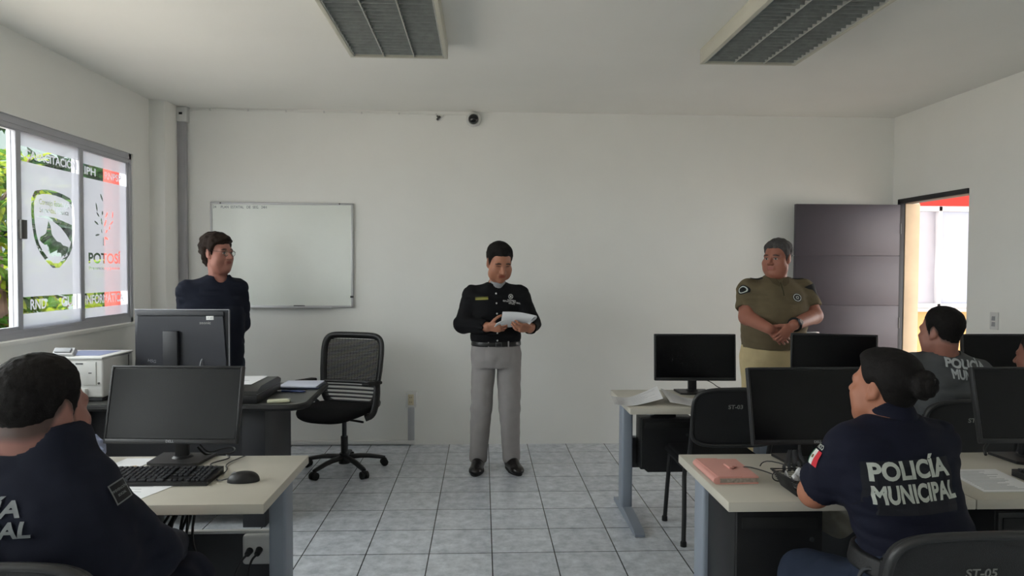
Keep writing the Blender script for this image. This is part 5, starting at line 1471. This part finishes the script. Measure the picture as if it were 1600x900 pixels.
# ---- the officer in the olive polo by the door
E1, E2 = (1., 0.), (0., -1.)
OL = cloth('olive_polo_cloth', (106, 95, 74)); KH = cloth('khaki_cloth', (206, 188, 146), .05)
hd = Head((2.175, 5.00, 1.585), (-.80, -.60, -.03), 1.07, 1.06)
lv = [(.905, 2.152, 5.03, .215, .19, .16), (.98, 2.155, 5.03, .226, .212, .16), (1.08, 2.16, 5.03, .234, .228, .16), (1.18, 2.165, 5.03, .236, .218, .155), (1.27, 2.17, 5.03, .232, .185, .15), (1.345, 2.17, 5.03, .215, .15, .14), (1.395, 2.173, 5.03, .16, .11, .125), (1.43, 2.178, 5.03, .10, .085, .095), (1.455, 2.178, 5.03, .078, .07, .08)]
p3 = build('person in olive polo shirt and khaki trousers standing with clasped hands', (2.16, 5.03, 0), hd, 1., lv, E1, E2, (2.178, 5.035, 1.43),
    [(((1.965, 5.03, 1.345), (1.935, 4.955, 1.150), (2.010, 4.735, 1.082)), (.080, .068, .037)), (((2.385, 5.03, 1.345), (2.432, 4.945, 1.160), (2.165, 4.70, 1.112)), (.080, .068, .037))],
    [dict(W=(2.020, 4.735, 1.078), d=(.72, -.05, -.62), n=(.05, 1., .1), thumb=(.62, 0, .75), curl=(.35, .45, .3), sc=1.06, tcurl=.1),
     dict(W=(2.150, 4.695, 1.108), d=(-.62, -.02, -.70), n=(-.1, 1., -.1), thumb=(-.7, 0, .62), curl=(.45, .9, .6), sc=1.06, tcurl=.1)],
    [((2.045, 5.05, .84), (2.035, 5.04, .45), (2.03, 5.06, .085), (-.2, -1, 0)), ((2.265, 5.05, .84), (2.275, 5.04, .45), (2.285, 5.06, .085), (.25, -1, 0))],
    (160, 104, 86), OL, KH, dict(m=M['hair_grey'], thick=.012, fade=.05, top=1.5, sides=.3, rough=(.004, 70)), sleeve=.70, hem=.915, waist=.94, legr=(.118, .088, .07), neck_r=.066,
    pants_lv=[(.94, 2.152, 5.035, .213, .186, .158), (.84, 2.152, 5.035, .214, .172, .16), (.76, 2.152, 5.04, .20, .14, .15)], collar=(.046, .010, .05, OL), seed=12, shirt_fold=.0045, pants_fold=.004, colr=dict(lip=(150, 88, 78), brow=(44, 38, 36)))
sh = p3['shirt']
SIL = mat('silver_thread', (196, 202, 200), .6); BKT = mat('black_patch_cloth', (18, 19, 22), .85)
o = (2.292, 4.6, 1.350)
patch_on('chest_badge', [oval(.038, .033)], o, (1, .1, 0), (0, .2, 1), BKT, sh, .003)
patch_on('chest_badge', [oval(.034, .029), oval(.027, .023)], o, (1, .1, 0), (0, .2, 1), SIL, sh, .0045)
star = [((.019 if i % 2 == 0 else .009) * math.cos(2 * PI * i / 14 + PI / 2), (.019 if i % 2 == 0 else .009) * math.sin(2 * PI * i / 14 + PI / 2) * .9) for i in range(14)]
patch_on('chest_badge', [star, oval(.006, .006, 12)], o, (1, .1, 0), (0, .2, 1), SIL, sh, .0045)
patch_on('sleeve_patch', [oval(.030, .038)], (1.6, 4.97, 1.455), (0, -1, .0), (.35, 0, 1), BKT, sh, .003)
patch_on('sleeve_patch', [oval(.022, .03), oval(.015, .022)], (1.6, 4.97, 1.455), (0, -1, 0), (.35, 0, 1), SIL, sh, .0045)
patch_on('sleeve_patch', [[(-.03, -.05), (.03, -.05), (.03, .05), (-.03, .05)]], (2.75, 4.98, 1.455), (0, 1, .0), (-.35, 0, 1), BKT, sh, .003)
for q, (x, y) in ((-1, (2.02, 4.985)), (1, (2.325, 4.985))):
    patch_on('shoulder_strap', [[(-.045, -.018), (.05, -.018), (.05, .018), (-.045, .018)]], (x, y + .03, 1.7), (1, 0, 0), (0, 1, 0), BKT, sh, .003)
CF = cloth('olive_collar_cloth', (92, 82, 63))
for q in (-1, 1):
    P = [(-.082, .050), (-.03, .042), (-.004, -.018), (-.020, -.030), (-.062, -.006)]
    patch_on('collar_flap', [[(x * -q, y) for x, y in P][::q]], (2.170, 4.6, 1.405), (1, 0, 0), (0, 0, 1), CF, sh, .005)
V, Fc = fill_mesh([[(-.004, -.05), (.004, -.05), (.004, .045), (-.004, .045)]], 0)
conform('placket', V, Fc, sh, (2.168, 4.6, 1.36), (1, 0, 0), (0, 0, 1), cloth('dark_olive_cloth', (70, 66, 50)), sh)
wd = unit(V3((2.165, 4.70, 1.112)) - V3((2.432, 4.945, 1.160))); c0 = V3((2.165, 4.70, 1.112)) - wd * .022
OFF = Vector(p3['body'].location)
t = thing('wristwatch', 'black watch on the wrist of the officer in the olive polo', 'watch', tuple(c0))
mb = MB(); q = Vector(wd).to_track_quat('Z', 'Y').to_matrix()
mb.tube([Vector(c0) + q @ Vector((.041 * math.cos(a), .041 * math.sin(a), 0)) for a in [2 * PI * i / 28 for i in range(28)]], .0115, 8, closed=True, flat=.45)
part('strap', mb, M['black_soft'], t)
fn = V3((-.25, -.90, .15)); fn = unit(fn - wd * (fn @ wd)); cc = Vector(c0) + Vector(fn) * .042
mb = MB(); mb.cyl(cc, cc + Vector(fn) * .012, .023, .021, 24); cs = part('case', mb, M['dark_panel'], t)
mb = MB(); mb.cyl(cc + Vector(fn) * .012, cc + Vector(fn) * .0126, .017, seg=24); part('dial', mb, M['screen'], cs)

# ---- the officer in grey, second row
E1, E2 = (1., 0.), (0., 1.)
GR = cloth('grey_uniform_cloth', (80, 82, 84)); NM = {9: -.045, 10: -.056, 11: -.058}
SH = dict(m=M['hair_black'], thick=.010, fade=.07, top=1.4, sides=.35, rough=(.002, 130), mods=NM)
lv = [(.56, 2.42, 3.46, .195, .13, .14), (.68, 2.42, 3.445, .185, .13, .14), (.78, 2.425, 3.435, .182, .125, .13), (.88, 2.43, 3.44, .198, .125, .125), (.955, 2.428, 3.46, .205, .12, .118), (1.015, 2.42, 3.475, .175, .105, .105), (1.055, 2.41, 3.485, .12, .085, .09), (1.085, 2.40, 3.49, .078, .07, .075)]
hd = Head((2.375, 3.465, 1.185), (-.40, .90, .0), .98, 1.04)
p4 = build('person in grey police shirt with lettering on the back, seated in the second row', (2.42, 3.46, 0), hd, .8, lv, E1, E2, (2.40, 3.49, 1.06),
    [(((2.245, 3.49, .990), (2.185, 3.60, .800), (2.28, 3.83, .775)), (.074, .062, .036)), (((2.605, 3.49, .955), (2.665, 3.62, .785), (2.56, 3.84, .775)), (.074, .062, .036))],
    [dict(W=(2.285, 3.84, .772), d=(.35, .9, -.1), n=(.1, .1, -1), thumb=(1, 0, 0), curl=(.2, .3, .2)), dict(W=(2.555, 3.85, .772), d=(-.35, .9, -.1), n=(-.1, .1, -1), thumb=(-1, 0, 0), curl=(.2, .3, .2))],
    [((2.33, 3.46, .545), (2.28, 3.86, .53), (2.28, 3.90, .085), (-.1, 1, 0)), ((2.51, 3.46, .545), (2.56, 3.86, .53), (2.56, 3.90, .085), (.1, 1, 0))],
    (152, 104, 90), GR, M['navy'], SH, sleeve=1.9, hem=.64, waist=.69, legr=(.09, .068, .055), neck_r=.064,
    pants_lv=[(.69, 2.42, 3.45, .18, .125, .13), (.50, 2.42, 3.47, .195, .14, .15)], collar=(.035, .008, 0, GR), seed=23, shirt_fold=.0075, colr=dict(shut=1., scalp=NM))
back_text([('POLICÍA', (2.450, 3.0, 1.020), .215), ('MUNICIPAL', (2.462, 3.0, .966), .208)], (.99, 0, -.115), (.10, .0, 1), .062, mat('grey_back_lettering', (168, 172, 174), .6, var=.1, vscale=40), p4['shirt'], .0026, lift=.010)

# ---- the person at the right edge
hd = Head((2.905, 3.47, 1.055), (-.45, .88, -.05), .97)
lv7 = [(z - .13, x + .49, y, a, b, c) for z, x, y, a, b, c in lv]
p5 = build('person in grey-green shirt cut off by the right edge of the photo', (2.91, 3.46, 0), hd, .5, lv7, E1, E2, (2.90, 3.49, .93),
    [(((2.765, 3.49, .86), (2.80, 3.62, .69), (2.83, 3.72, .62)), (.074, .06, .036)), (((3.095, 3.49, .84), (3.16, 3.6, .67), (3.05, 3.70, .62)), (.074, .06, .036))],
    [dict(W=(2.835, 3.73, .617), d=(.45, .85, -.1), n=(.1, .1, -1), thumb=(1, 0, 0)), dict(W=(3.045, 3.71, .617), d=(-.45, .85, -.1), n=(-.1, .1, -1), thumb=(-1, 0, 0))],
    [((2.83, 3.46, .535), (2.79, 3.84, .53), (2.79, 3.88, .085), (-.1, 1, 0)), ((3.00, 3.46, .535), (3.05, 3.84, .53), (3.05, 3.88, .085), (.1, 1, 0))],
    (160, 108, 92), cloth('grey_green_cloth', (84, 92, 84)), M['navy'], SH, sleeve=1.9, hem=.50, waist=.60, legr=(.088, .066, .055),
    pants_lv=[(.60, 2.91, 3.45, .18, .125, .13), (.48, 2.91, 3.47, .19, .14, .15)], collar=(.035, .008, 0, GR), seed=29, colr=dict(shut=1., scalp=NM))

# ---- the woman in the navy uniform, front row
an = D2R(7); E1, E2 = (math.cos(an), math.sin(an)), (-math.sin(an), math.cos(an))
lv = [(.53, 1.285, 1.94, .205, .14, .155), (.62, 1.285, 1.935, .195, .135, .145), (.69, 1.282, 1.935, .178, .128, .132), (.78, 1.255, 1.955, .172, .125, .122), (.87, 1.230, 1.975, .184, .135, .118), (.94, 1.222, 1.99, .185, .13, .115), (.995, 1.222, 2.0, .160, .11, .105), (1.035, 1.228, 2.005, .115, .085, .088), (1.065, 1.232, 2.01, .076, .068, .072)]
NV2 = cloth('navy_polo_cloth', (20, 22, 37))
hd = Head((1.220, 2.035, 1.146), (-.46, .87, .12), .90, 1.0)
def woman_hair(S):
    k = hd.s
    S.ell(hd.p(0, -.040, .050), hd.r(.076, .074, .068), .03, hd.R)                # smoothed back over the crown
    S.ell(hd.p(0, .030, .088), hd.r(.055, .050, .030), .025, hd.R)
    B = hd.p(.004, -.122, .040)                                                    # bun: a coiled rope of hair
    S.ell(B, hd.r(.044, .030, .044), .008, hd.R)
    for rr_, dy in ((.034, .0), (.020, -.016)):
        pts = [B + hd.R @ (np.array([rr_ * math.cos(a), dy - .012 + .004 * math.sin(5 * a), rr_ * math.sin(a)]) * k) for a in [2 * PI * i / 24 for i in range(25)]]
        for p, q in zip(pts, pts[1:]): S.cone(p, q, .0145 * k, .0145 * k, .003)
    S.ell(hd.p(.004, -.148, .040), hd.r(.016, .012, .016), .004, hd.R)
p6 = build('person in navy police polo, hair in a bun, seated at the right front desk', (1.28, 1.95, 0), hd, .5, lv, E1, E2, (1.236, 2.012, 1.058),
    [(((1.095, 1.985, .965), (1.045, 2.105, .800), (1.27, 2.300, .776)), (.072, .056, .033)), (((1.375, 2.03, .968), (1.405, 2.17, .800), (1.42, 2.37, .776)), (.072, .056, .033))],
    [dict(W=(1.275, 2.308, .770), d=(.2, .98, -.05), n=(.1, 0, -1), thumb=(1, -.1, 0), curl=(.25, .4, .3), sc=.92), dict(W=(1.42, 2.378, .770), d=(-.2, .98, -.05), n=(0, 0, -1), thumb=(-1, -.3, 0), curl=(.25, .4, .3), sc=.92)],
    [((1.19, 1.94, .545), (1.045, 2.15, .515), (1.05, 2.19, .085), (-.1, 1, 0)), ((1.38, 1.94, .545), (1.42, 2.34, .53), (1.42, 2.36, .085), (.1, 1, 0))],
    (164, 108, 84), NV2, cloth('dark_blue_trouser_cloth', (34, 42, 58)), dict(m=M['hair_black'], thick=.010, fade=.02, sides=.8, top=1.3, extra=woman_hair, rough=(.0015, 90), mods={0: .075, 1: .072, 2: .060, 3: .040, 4: .018, 5: .008, 6: .016, 7: .026, 8: .0, 9: -.035, 10: -.055, 11: -.06}),
    sleeve=.86, hem=.665, waist=.70, legr=(.098, .075, .056), neck_r=.056, pants_lv=[(.70, 1.282, 1.935, .18, .13, .135), (.62, 1.285, 1.935, .20, .14, .15), (.50, 1.285, 1.95, .205, .15, .16)],
    collar=(.066, .007, 0, NV2), flare=.004, neck_open=-.004, seed=34, shirt_fold=.005, pants_fold=.007, colr=dict(shut=1.), shirt_step=.006)
sh = p6['shirt']
BKN = mat('navy_patch_cloth', (15, 16, 26), .85)
patch_on('back_panel', [[(-.124, -.078), (.132, -.070), (.132, .075), (-.128, .07)]], (1.238, 1.6, .918), (.99, .12, .02), (0, .1, 1), BKN, sh, .0015)
back_text([('POLICÍA', (1.234, 1.6, .950), .232), ('MUNICIPAL', (1.244, 1.6, .888), .244)], (.99, .10, .06), (-.06, .05, 1), .066, M['reflect'], sh, .0025, lift=.005)
ring_part('duty_belt', [(.70, 1.282, 1.935, .18, .13, .135), (.62, 1.285, 1.935, .20, .14, .15)], E1, E2, .638, .690, .014, mat('black_webbing', (20, 20, 22), .6, bump=.4), p6['pants'])
mb = MB(); mb.box((1.135, 1.835, .672), (.045, .035, .085), (0, 0, .5), .006, 3); part('belt_pouch', mb, M['black'], p6['pants'])
mb = MB(); mb.tube([Vector((1.09, 1.86 + .01, .625)) + Vector((.022 * math.cos(a), -.012 * math.cos(a), .035 * math.sin(a))) for a in [2 * PI * i / 20 for i in range(20)]], .006, 8, closed=True); part('belt_ring', mb, M['dark_panel'], p6['pants'])
# flag patch on the left sleeve
o = (.72, 1.875, 1.118); u = tuple(unit((.30, -.85, -.30))); v = tuple(unit((.55, -.06, .80)))
FR, FW, FG = mat('flag_red', (196, 40, 52), .8), mat('flag_white', (218, 216, 212), .8), mat('flag_green', (24, 92, 62), .8)
for i, (nm, mm) in enumerate((('flag_stripe', FG), ('flag_stripe', FW), ('flag_stripe', FR))):
    x0 = -.033 + .022 * i; patch_on(nm, [[(x0, -.024), (x0 + .022, -.024), (x0 + .022, .024), (x0, .024)]], o, u, v, mm, sh, .003)
patch_on('flag_crest', [oval(.006, .006, 14)], o, u, v, mat('crest_brown', (112, 92, 60), .8), sh, .0042)
V, Fc = fill_mesh(text_polys('MÉXICO', .019, .0006, 1.0), 0); V = [Vector((p.x, p.y + .036, 0)) for p in V]
conform('flag_lettering', V, Fc, sh, o, u, v, M['reflect'], sh, lift=.004)

# ---- the officer at the lower left
E1, E2 = (1., 0.), (0., 1.)
lv = [(.54, -1.055, 1.80, .215, .15, .155), (.68, -1.055, 1.745, .21, .14, .15), (.80, -1.06, 1.70, .215, .13, .14), (.90, -1.07, 1.69, .195, .125, .132), (.97, -1.075, 1.70, .175, .118, .125), (1.02, -1.077, 1.715, .145, .105, .115), (1.062, -1.078, 1.725, .112, .092, .10), (1.10, -1.075, 1.73, .10, .085, .09), (1.12, -1.075, 1.735, .082, .078, .082)]
NV3 = cloth('dark_navy_cloth', (26, 29, 42))
hd = Head((-1.085, 1.735, 1.150), (.27, .96, -.06), 1.02, 1.08)
p7 = build('person in dark navy police shirt seen from behind at the left desk', (-1.06, 1.72, 0), hd, .8, lv, E1, E2, (-1.075, 1.735, 1.085),
    [(((-1.19, 1.73, .930), (-1.29, 1.86, .735), (-1.22, 2.12, .66)), (.082, .066, .037)), (((-.975, 1.73, .930), (-.872, 1.85, .735), (-.93, 2.10, .655)), (.082, .066, .037))],
    [dict(W=(-1.215, 2.13, .657), d=(.5, .8, -.1), n=(.1, 0, -1), thumb=(1, 0, 0)), dict(W=(-.935, 2.11, .652), d=(-.5, .8, -.1), n=(0, 0, -1), thumb=(-1, 0, 0))],
    [((-1.16, 1.78, .545), (-1.22, 2.18, .545), (-1.22, 2.22, .085), (-.1, 1, 0)), ((-.96, 1.78, .545), (-.915, 2.14, .535), (-.92, 2.18, .085), (.1, 1, 0))],
    (150, 106, 96), NV3, NV3, dict(m=M['hair_black'], thick=.011, fade=.07, top=1.35, sides=.5, rough=(.003, 110), mods={9: -.045, 10: -.055, 11: -.055}), sleeve=1.9, hem=.60, waist=.66, legr=(.1, .078, .06), neck_r=.078,
    pants_lv=[(.66, -1.055, 1.75, .205, .14, .145), (.50, -1.055, 1.80, .215, .15, .16)], seed=41, shirt_fold=.004, colr=dict(shut=1., scalp={9: -.05, 10: -.06, 11: -.06}), shirt_step=.006)
sh = p7['shirt']
back_text([('POLICÍA', (-1.147, 1.2, .970), .24), ('MUNICIPAL', (-1.150, 1.2, .925), .295)], (1, 0, .03), (.14, .05, 1), .050, M['reflect_dim'], sh, .0016, lift=.004)
o = (-.690, 1.477, 1.060); u = tuple(unit((.62, .70, .40))); v = tuple(unit((-.45, .0, .80)))
fr = [[(-.026, -.026), (.026, -.026), (.026, .026), (-.026, .026)], [(-.0225, -.0225), (.0225, -.0225), (.0225, .0225), (-.0225, .0225)]]
patch_on('sleeve_patch', [fr[0]], o, u, v, BKT, sh, .002)
patch_on('sleeve_patch', fr, o, u, v, M['reflect_dim'], sh, .0035)
for tx, dy in (('PREVENCIÓN', .006), ('SOCIAL', -.007)):
    V, Fc = fill_mesh(text_polys(tx, .0085, .0003, .9), 0); V = [Vector((p.x, p.y + dy, 0)) for p in V]
    conform('patch_lettering', V, Fc, sh, o, u, v, M['reflect_dim'], sh, lift=.0035)

# ------------------------------------------------------------------ outside
def plain(name, rgb, rough=.85): return mat(name, rgb, rough, var=.06, vscale=2)
M['red'] = plain('red_paint', (158, 56, 48)); M['bark'] = mat('bark', (86, 72, 62), .9, var=.3, vscale=12)
def leaf_mat(name, rgb):
    m = bpy.data.materials.new(name); m.use_nodes = True
    nt = m.node_tree; nt.nodes.clear(); L = nt.links.new
    o = nt.nodes.new('ShaderNodeOutputMaterial'); d = nt.nodes.new('ShaderNodeBsdfDiffuse'); t = nt.nodes.new('ShaderNodeBsdfTranslucent'); x = nt.nodes.new('ShaderNodeMixShader')
    d.inputs['Color'].default_value = lin(rgb) + (1,); t.inputs['Color'].default_value = lin((rgb[0] + 15, rgb[1] + 12, rgb[2])) + (1,)
    x.inputs['Fac'].default_value = .45; L(d.outputs[0], x.inputs[1]); L(t.outputs[0], x.inputs[2]); L(x.outputs[0], o.inputs['Surface'])
    return m
mb = MB(); mb.ext((-40, -20, -.32), (XL - TH, 45, -.3)).ext((XL - TH, YB + TH, -.32), (30, 45, -.3)).ext((XR + TH, -20, -.32), (30, YB + TH, -.3))
struct('floor_outside', mb, plain('pale_paving', (196, 186, 178)), smooth=0)
# red end wall just past the window, outside
mb = MB(); mb.ext((-2.835, 5.293, 1.0), (-2.7065, 5.2995, 2.42)).ext((-2.835, 5.2995, -.3), (XL - TH - .001, 6.15, 3.1)); struct('trim_2', mb, M['red'])
t = thing('neighbouring_building', 'grey-green building beyond the trees outside the window', 'building', (-10, 16, -.3))
mb = MB(); mb.ext((-12.5, 12.4, -.3), (-8.9, 20.5, 4.7)); part('wall', mb, plain('grey_green_wall', (92, 104, 102)), t, smooth=0)
mb = MB(); mb.ext((-12.7, 12.2, 4.7), (-8.7, 20.7, 4.85)); part('roof', mb, plain('grey_roof', (120, 118, 116)), t, smooth=0)
for y in (13.3, 15.4, 17.5):
    mb = MB(); mb.ext((-8.93, y, .9), (-8.87, y + .9, 2.1)); w_ = part('window_frame', mb, plain('pale_frame', (150, 152, 150), .5), t, smooth=0)
    mb = MB(); mb.ext((-8.875, y + .06, .96), (-8.862, y + .84, 2.04)); part('window_pane', mb, plain('dark_pane', (52, 60, 64), .15), w_, smooth=0)
# block opposite the doorway
f = thing('opposite_building', 'sunlit yellow building with white windows and red band outside the door', 'building', (5.5, 8.2, -.3))
mb = MB(); mb.ext((4.2, 8.05, -.3), (8.5, 9.5, 1.00)).ext((4.2, 8.05, 2.26), (8.5, 9.5, 3.6)).ext((4.2, 8.05, 1.0), (4.985, 9.5, 2.26)).ext((5.98, 8.05, 1.0), (8.5, 9.5, 2.26)).ext((4.9, 8.35, .9), (6.1, 9.5, 2.4))
part('wall', mb, plain('yellow_wall', (190, 150, 98)), f, smooth=0)
mb = MB(); mb.ext((4.2, 7.98, 2.262), (8.5, 8.06, 3.0), .005); part('red_band', mb, plain('red_band_paint', (168, 44, 36)), f)
mb = MB(); fy = 8.0
for a, b, c, e in ((4.96, 5.99, 2.20, 2.265), (4.96, 5.99, 1.045, 1.10), (4.955, 5.01, 1.04, 2.26), (5.43, 5.475, 1.04, 2.26), (5.95, 6.0, 1.04, 2.26)): mb.ext((a, fy, c), (b, 8.1, e), .004)
w = part('window_frame', mb, plain('white_enamel', (190, 190, 194), .5), f)
mb = MB(); mb.grid(lambda u, v: Vector((4.99 + .44 * u, 8.055 + .012 * math.sin(7 * u + 4 * v) * math.sin(5 * v), 1.09 + 1.12 * v)), 14, 20, .004); part('paper_cover', mb, plain('grey_paper', (164, 164, 174)), w, smooth=40)
mb = MB(); mb.ext((5.465, 8.07, 1.09), (5.96, 8.075, 2.21)); part('window_pane', mb, plain('bluish_pane', (152, 158, 176), .3), w, smooth=0)
mb = MB(); mb.ext((4.9, 7.93, 1.005), (6.05, 8.1, 1.045), .004); part('sill', mb, plain('white_sill', (180, 178, 174)), f)

# unseen roof slab added outside the door to shade the opposite building
mb = MB(); mb.ext((XR + TH, -8, 2.95), (9.0, 12, 3.15)); struct('added_shade_roof', mb, plain('walkway_slab', (206, 202, 196)), smooth=0)

# tree by the window
def leaf_quad(mb, p, d, n, L_, W_):
    d = d.normalized(); s = d.cross(n).normalized(); n = s.cross(d)
    a = [p, p + d * L_ * .35 + s * W_ - n * .004, p + d * L_ * .75 + s * W_ * .7 - n * L_ * .08, p + d * L_ - n * L_ * .2, p + d * L_ * .75 - s * W_ * .7 - n * L_ * .08, p + d * L_ * .35 - s * W_ - n * .004, p + d * L_ * .45 + n * .006]
    mb.add(a, [(0, 1, 6), (1, 2, 6), (2, 3, 6), (3, 4, 6), (4, 5, 6), (5, 0, 6)])
def tree(label, base, height, spread, seed, nleaf, lo, m_leaf, leaf=(.16, .032), fruits=0):
    rr = random.Random(seed); base = Vector(base)
    t = thing('tree', label, 'tree', base)
    top = base + Vector((0, 0, height))
    mb = MB(); mb.tube([base, base + Vector((.05, .03, height * .3)), base + Vector((-.04, .05, height * .6)), top], [.10, .085, .06, .025], 10, smooth=1); part('trunk', mb, M['bark'], t)
    tips = []
    for k in range(22):
        z = lo + (height - lo) * rr.random(); a = rr.uniform(0, 2 * PI); l = spread * rr.uniform(.55, 1)
        p0 = base + Vector((0, 0, z * .9)); dirn = Vector((math.cos(a), math.sin(a), rr.uniform(-.15, .5)))
        pts = [p0]
        for i in range(5):
            dirn = (dirn + Vector((rr.uniform(-.35, .35), rr.uniform(-.35, .35), rr.uniform(-.3, .2)))).normalized()
            pts.append(pts[-1] + dirn * l / 5)
        mb = MB(); mb.tube(pts, [.028, .005], 6, smooth=1); part('branch', mb, M['bark'], t)
        for i in range(1, len(pts)):
            for q in range(3):
                f_ = rr.random(); tips.append((pts[i - 1].lerp(pts[i], f_), (pts[i] - pts[i - 1]).normalized()))
    for grp, mm in enumerate(m_leaf):
        mb = MB()
        for k in range(nleaf // len(m_leaf)):
            p, dd = rr.choice(tips)
            a = Vector((rr.gauss(0, 1), rr.gauss(0, 1), rr.gauss(-.25, .6)))
            leaf_quad(mb, p + a * .06, (dd * .6 + a), Vector((rr.gauss(0, .5), rr.gauss(0, .5), 1)), leaf[0] * rr.uniform(.6, 1.2), leaf[1] * rr.uniform(.7, 1.2))
        part('foliage', mb, mm, t, smooth=0, kind='stuff')
    for k in range(fruits):
        p, dd = rr.choice(tips); mb = MB(); mb.sph(p - Vector((0, 0, .06)), .045, 12, (1, 1, 1.2)); part('fruit', mb, mat('russet_fruit', (168, 128, 70), .6), t)
    return t
G4 = leaf_mat('dusky_leaf', (36, 50, 44))
G1, G2, G3 = leaf_mat('green_leaf', (56, 88, 36)), leaf_mat('lime_leaf', (112, 128, 44)), leaf_mat('deep_green_leaf', (34, 60, 36))
tree('broad-leaved green tree close outside the window', (-4.35, 6.35, -.3), 3.1, 1.15, 5, 2600, .9, [G1, G2], (.17, .034), 4)
tree('dense dark tree beyond the frosted window panes', (-6.2, 11.2, -.3), 5.2, 2.3, 8, 5200, .8, [G3, G4], (.24, .07))
tree('dark bushy tree shading the window beside the camera', (-4.9, -4.4, -.3), 4.4, 2.0, 21, 3600, .6, [G1, G3], (.22, .06))

# ------------------------------------------------------------------ daylight
w = bpy.data.worlds.new('daylight'); SC.world = w; w.use_nodes = True
bg = w.node_tree.nodes['Background']; bg.inputs['Color'].default_value = (.97, .985, 1.0, 1); bg.inputs['Strength'].default_value = 1.0
sun = bpy.data.lights.new('sun', 'SUN'); sun.energy = 1.2; sun.angle = D2R(2); sun.color = (1, .95, .86)
so = bpy.data.objects.new('sun', sun); COL.objects.link(so); so.location = (-3, -8, 12)
so.rotation_euler = Vector((.02, .62, -.78)).to_track_quat('-Z', 'Y').to_euler()
def portal(name, loc, rot, sx, sy):
    l = bpy.data.lights.new(name, 'AREA'); l.shape = 'RECTANGLE'; l.size = sx; l.size_y = sy; l.cycles.is_portal = True
    o = bpy.data.objects.new(name, l); COL.objects.link(o); o.location = loc; o.rotation_euler = rot
portal('window_portal', (XL - TH - .02, (W1[0] + W1[1]) / 2, (W1[2] + W1[3]) / 2), (0, D2R(-90), 0), W1[3] - W1[2], W1[1] - W1[0])
portal('window_portal', (XL - TH - .02, (W2[0] + W2[1]) / 2, (W2[2] + W2[3]) / 2), (0, D2R(-90), 0), W2[3] - W2[2], W2[1] - W2[0])
portal('door_portal', (XR + TH + .02, (DY0 + DY1) / 2, DZ / 2), (0, D2R(90), 0), DZ, DY1 - DY0)

# ------------------------------------------------------------------ camera
cam = bpy.data.cameras.new('camera'); co = bpy.data.objects.new('camera', cam); COL.objects.link(co)
cam.sensor_width = 36; cam.lens = 36 * 1076 / 1600; cam.clip_start = .05; cam.clip_end = 200
Rx, Ux, Fx = Vector((.99908133, -.04261765, .00449812)), Vector((-.00326501, .0289597, .99957525)), Vector((.04272981, .99867165, -.02879395))
co.matrix_world = Matrix(((Rx.x, Ux.x, -Fx.x, 0), (Rx.y, Ux.y, -Fx.y, 0), (Rx.z, Ux.z, -Fx.z, 1.5), (0, 0, 0, 1)))
SC.camera = co
SC.view_settings.view_transform = 'Standard'; SC.view_settings.look = 'None'; SC.view_settings.gamma = 1; SC.view_settings.use_curve_mapping = False
SC.view_settings.exposure = 3.08
SC.cycles.use_denoising = True
SC.cycles.max_bounces = 10; SC.cycles.diffuse_bounces = 6; SC.cycles.transparent_max_bounces = 16
SC.cycles.caustics_reflective = False; SC.cycles.caustics_refractive = False
SC.cycles.sample_clamp_indirect = 8
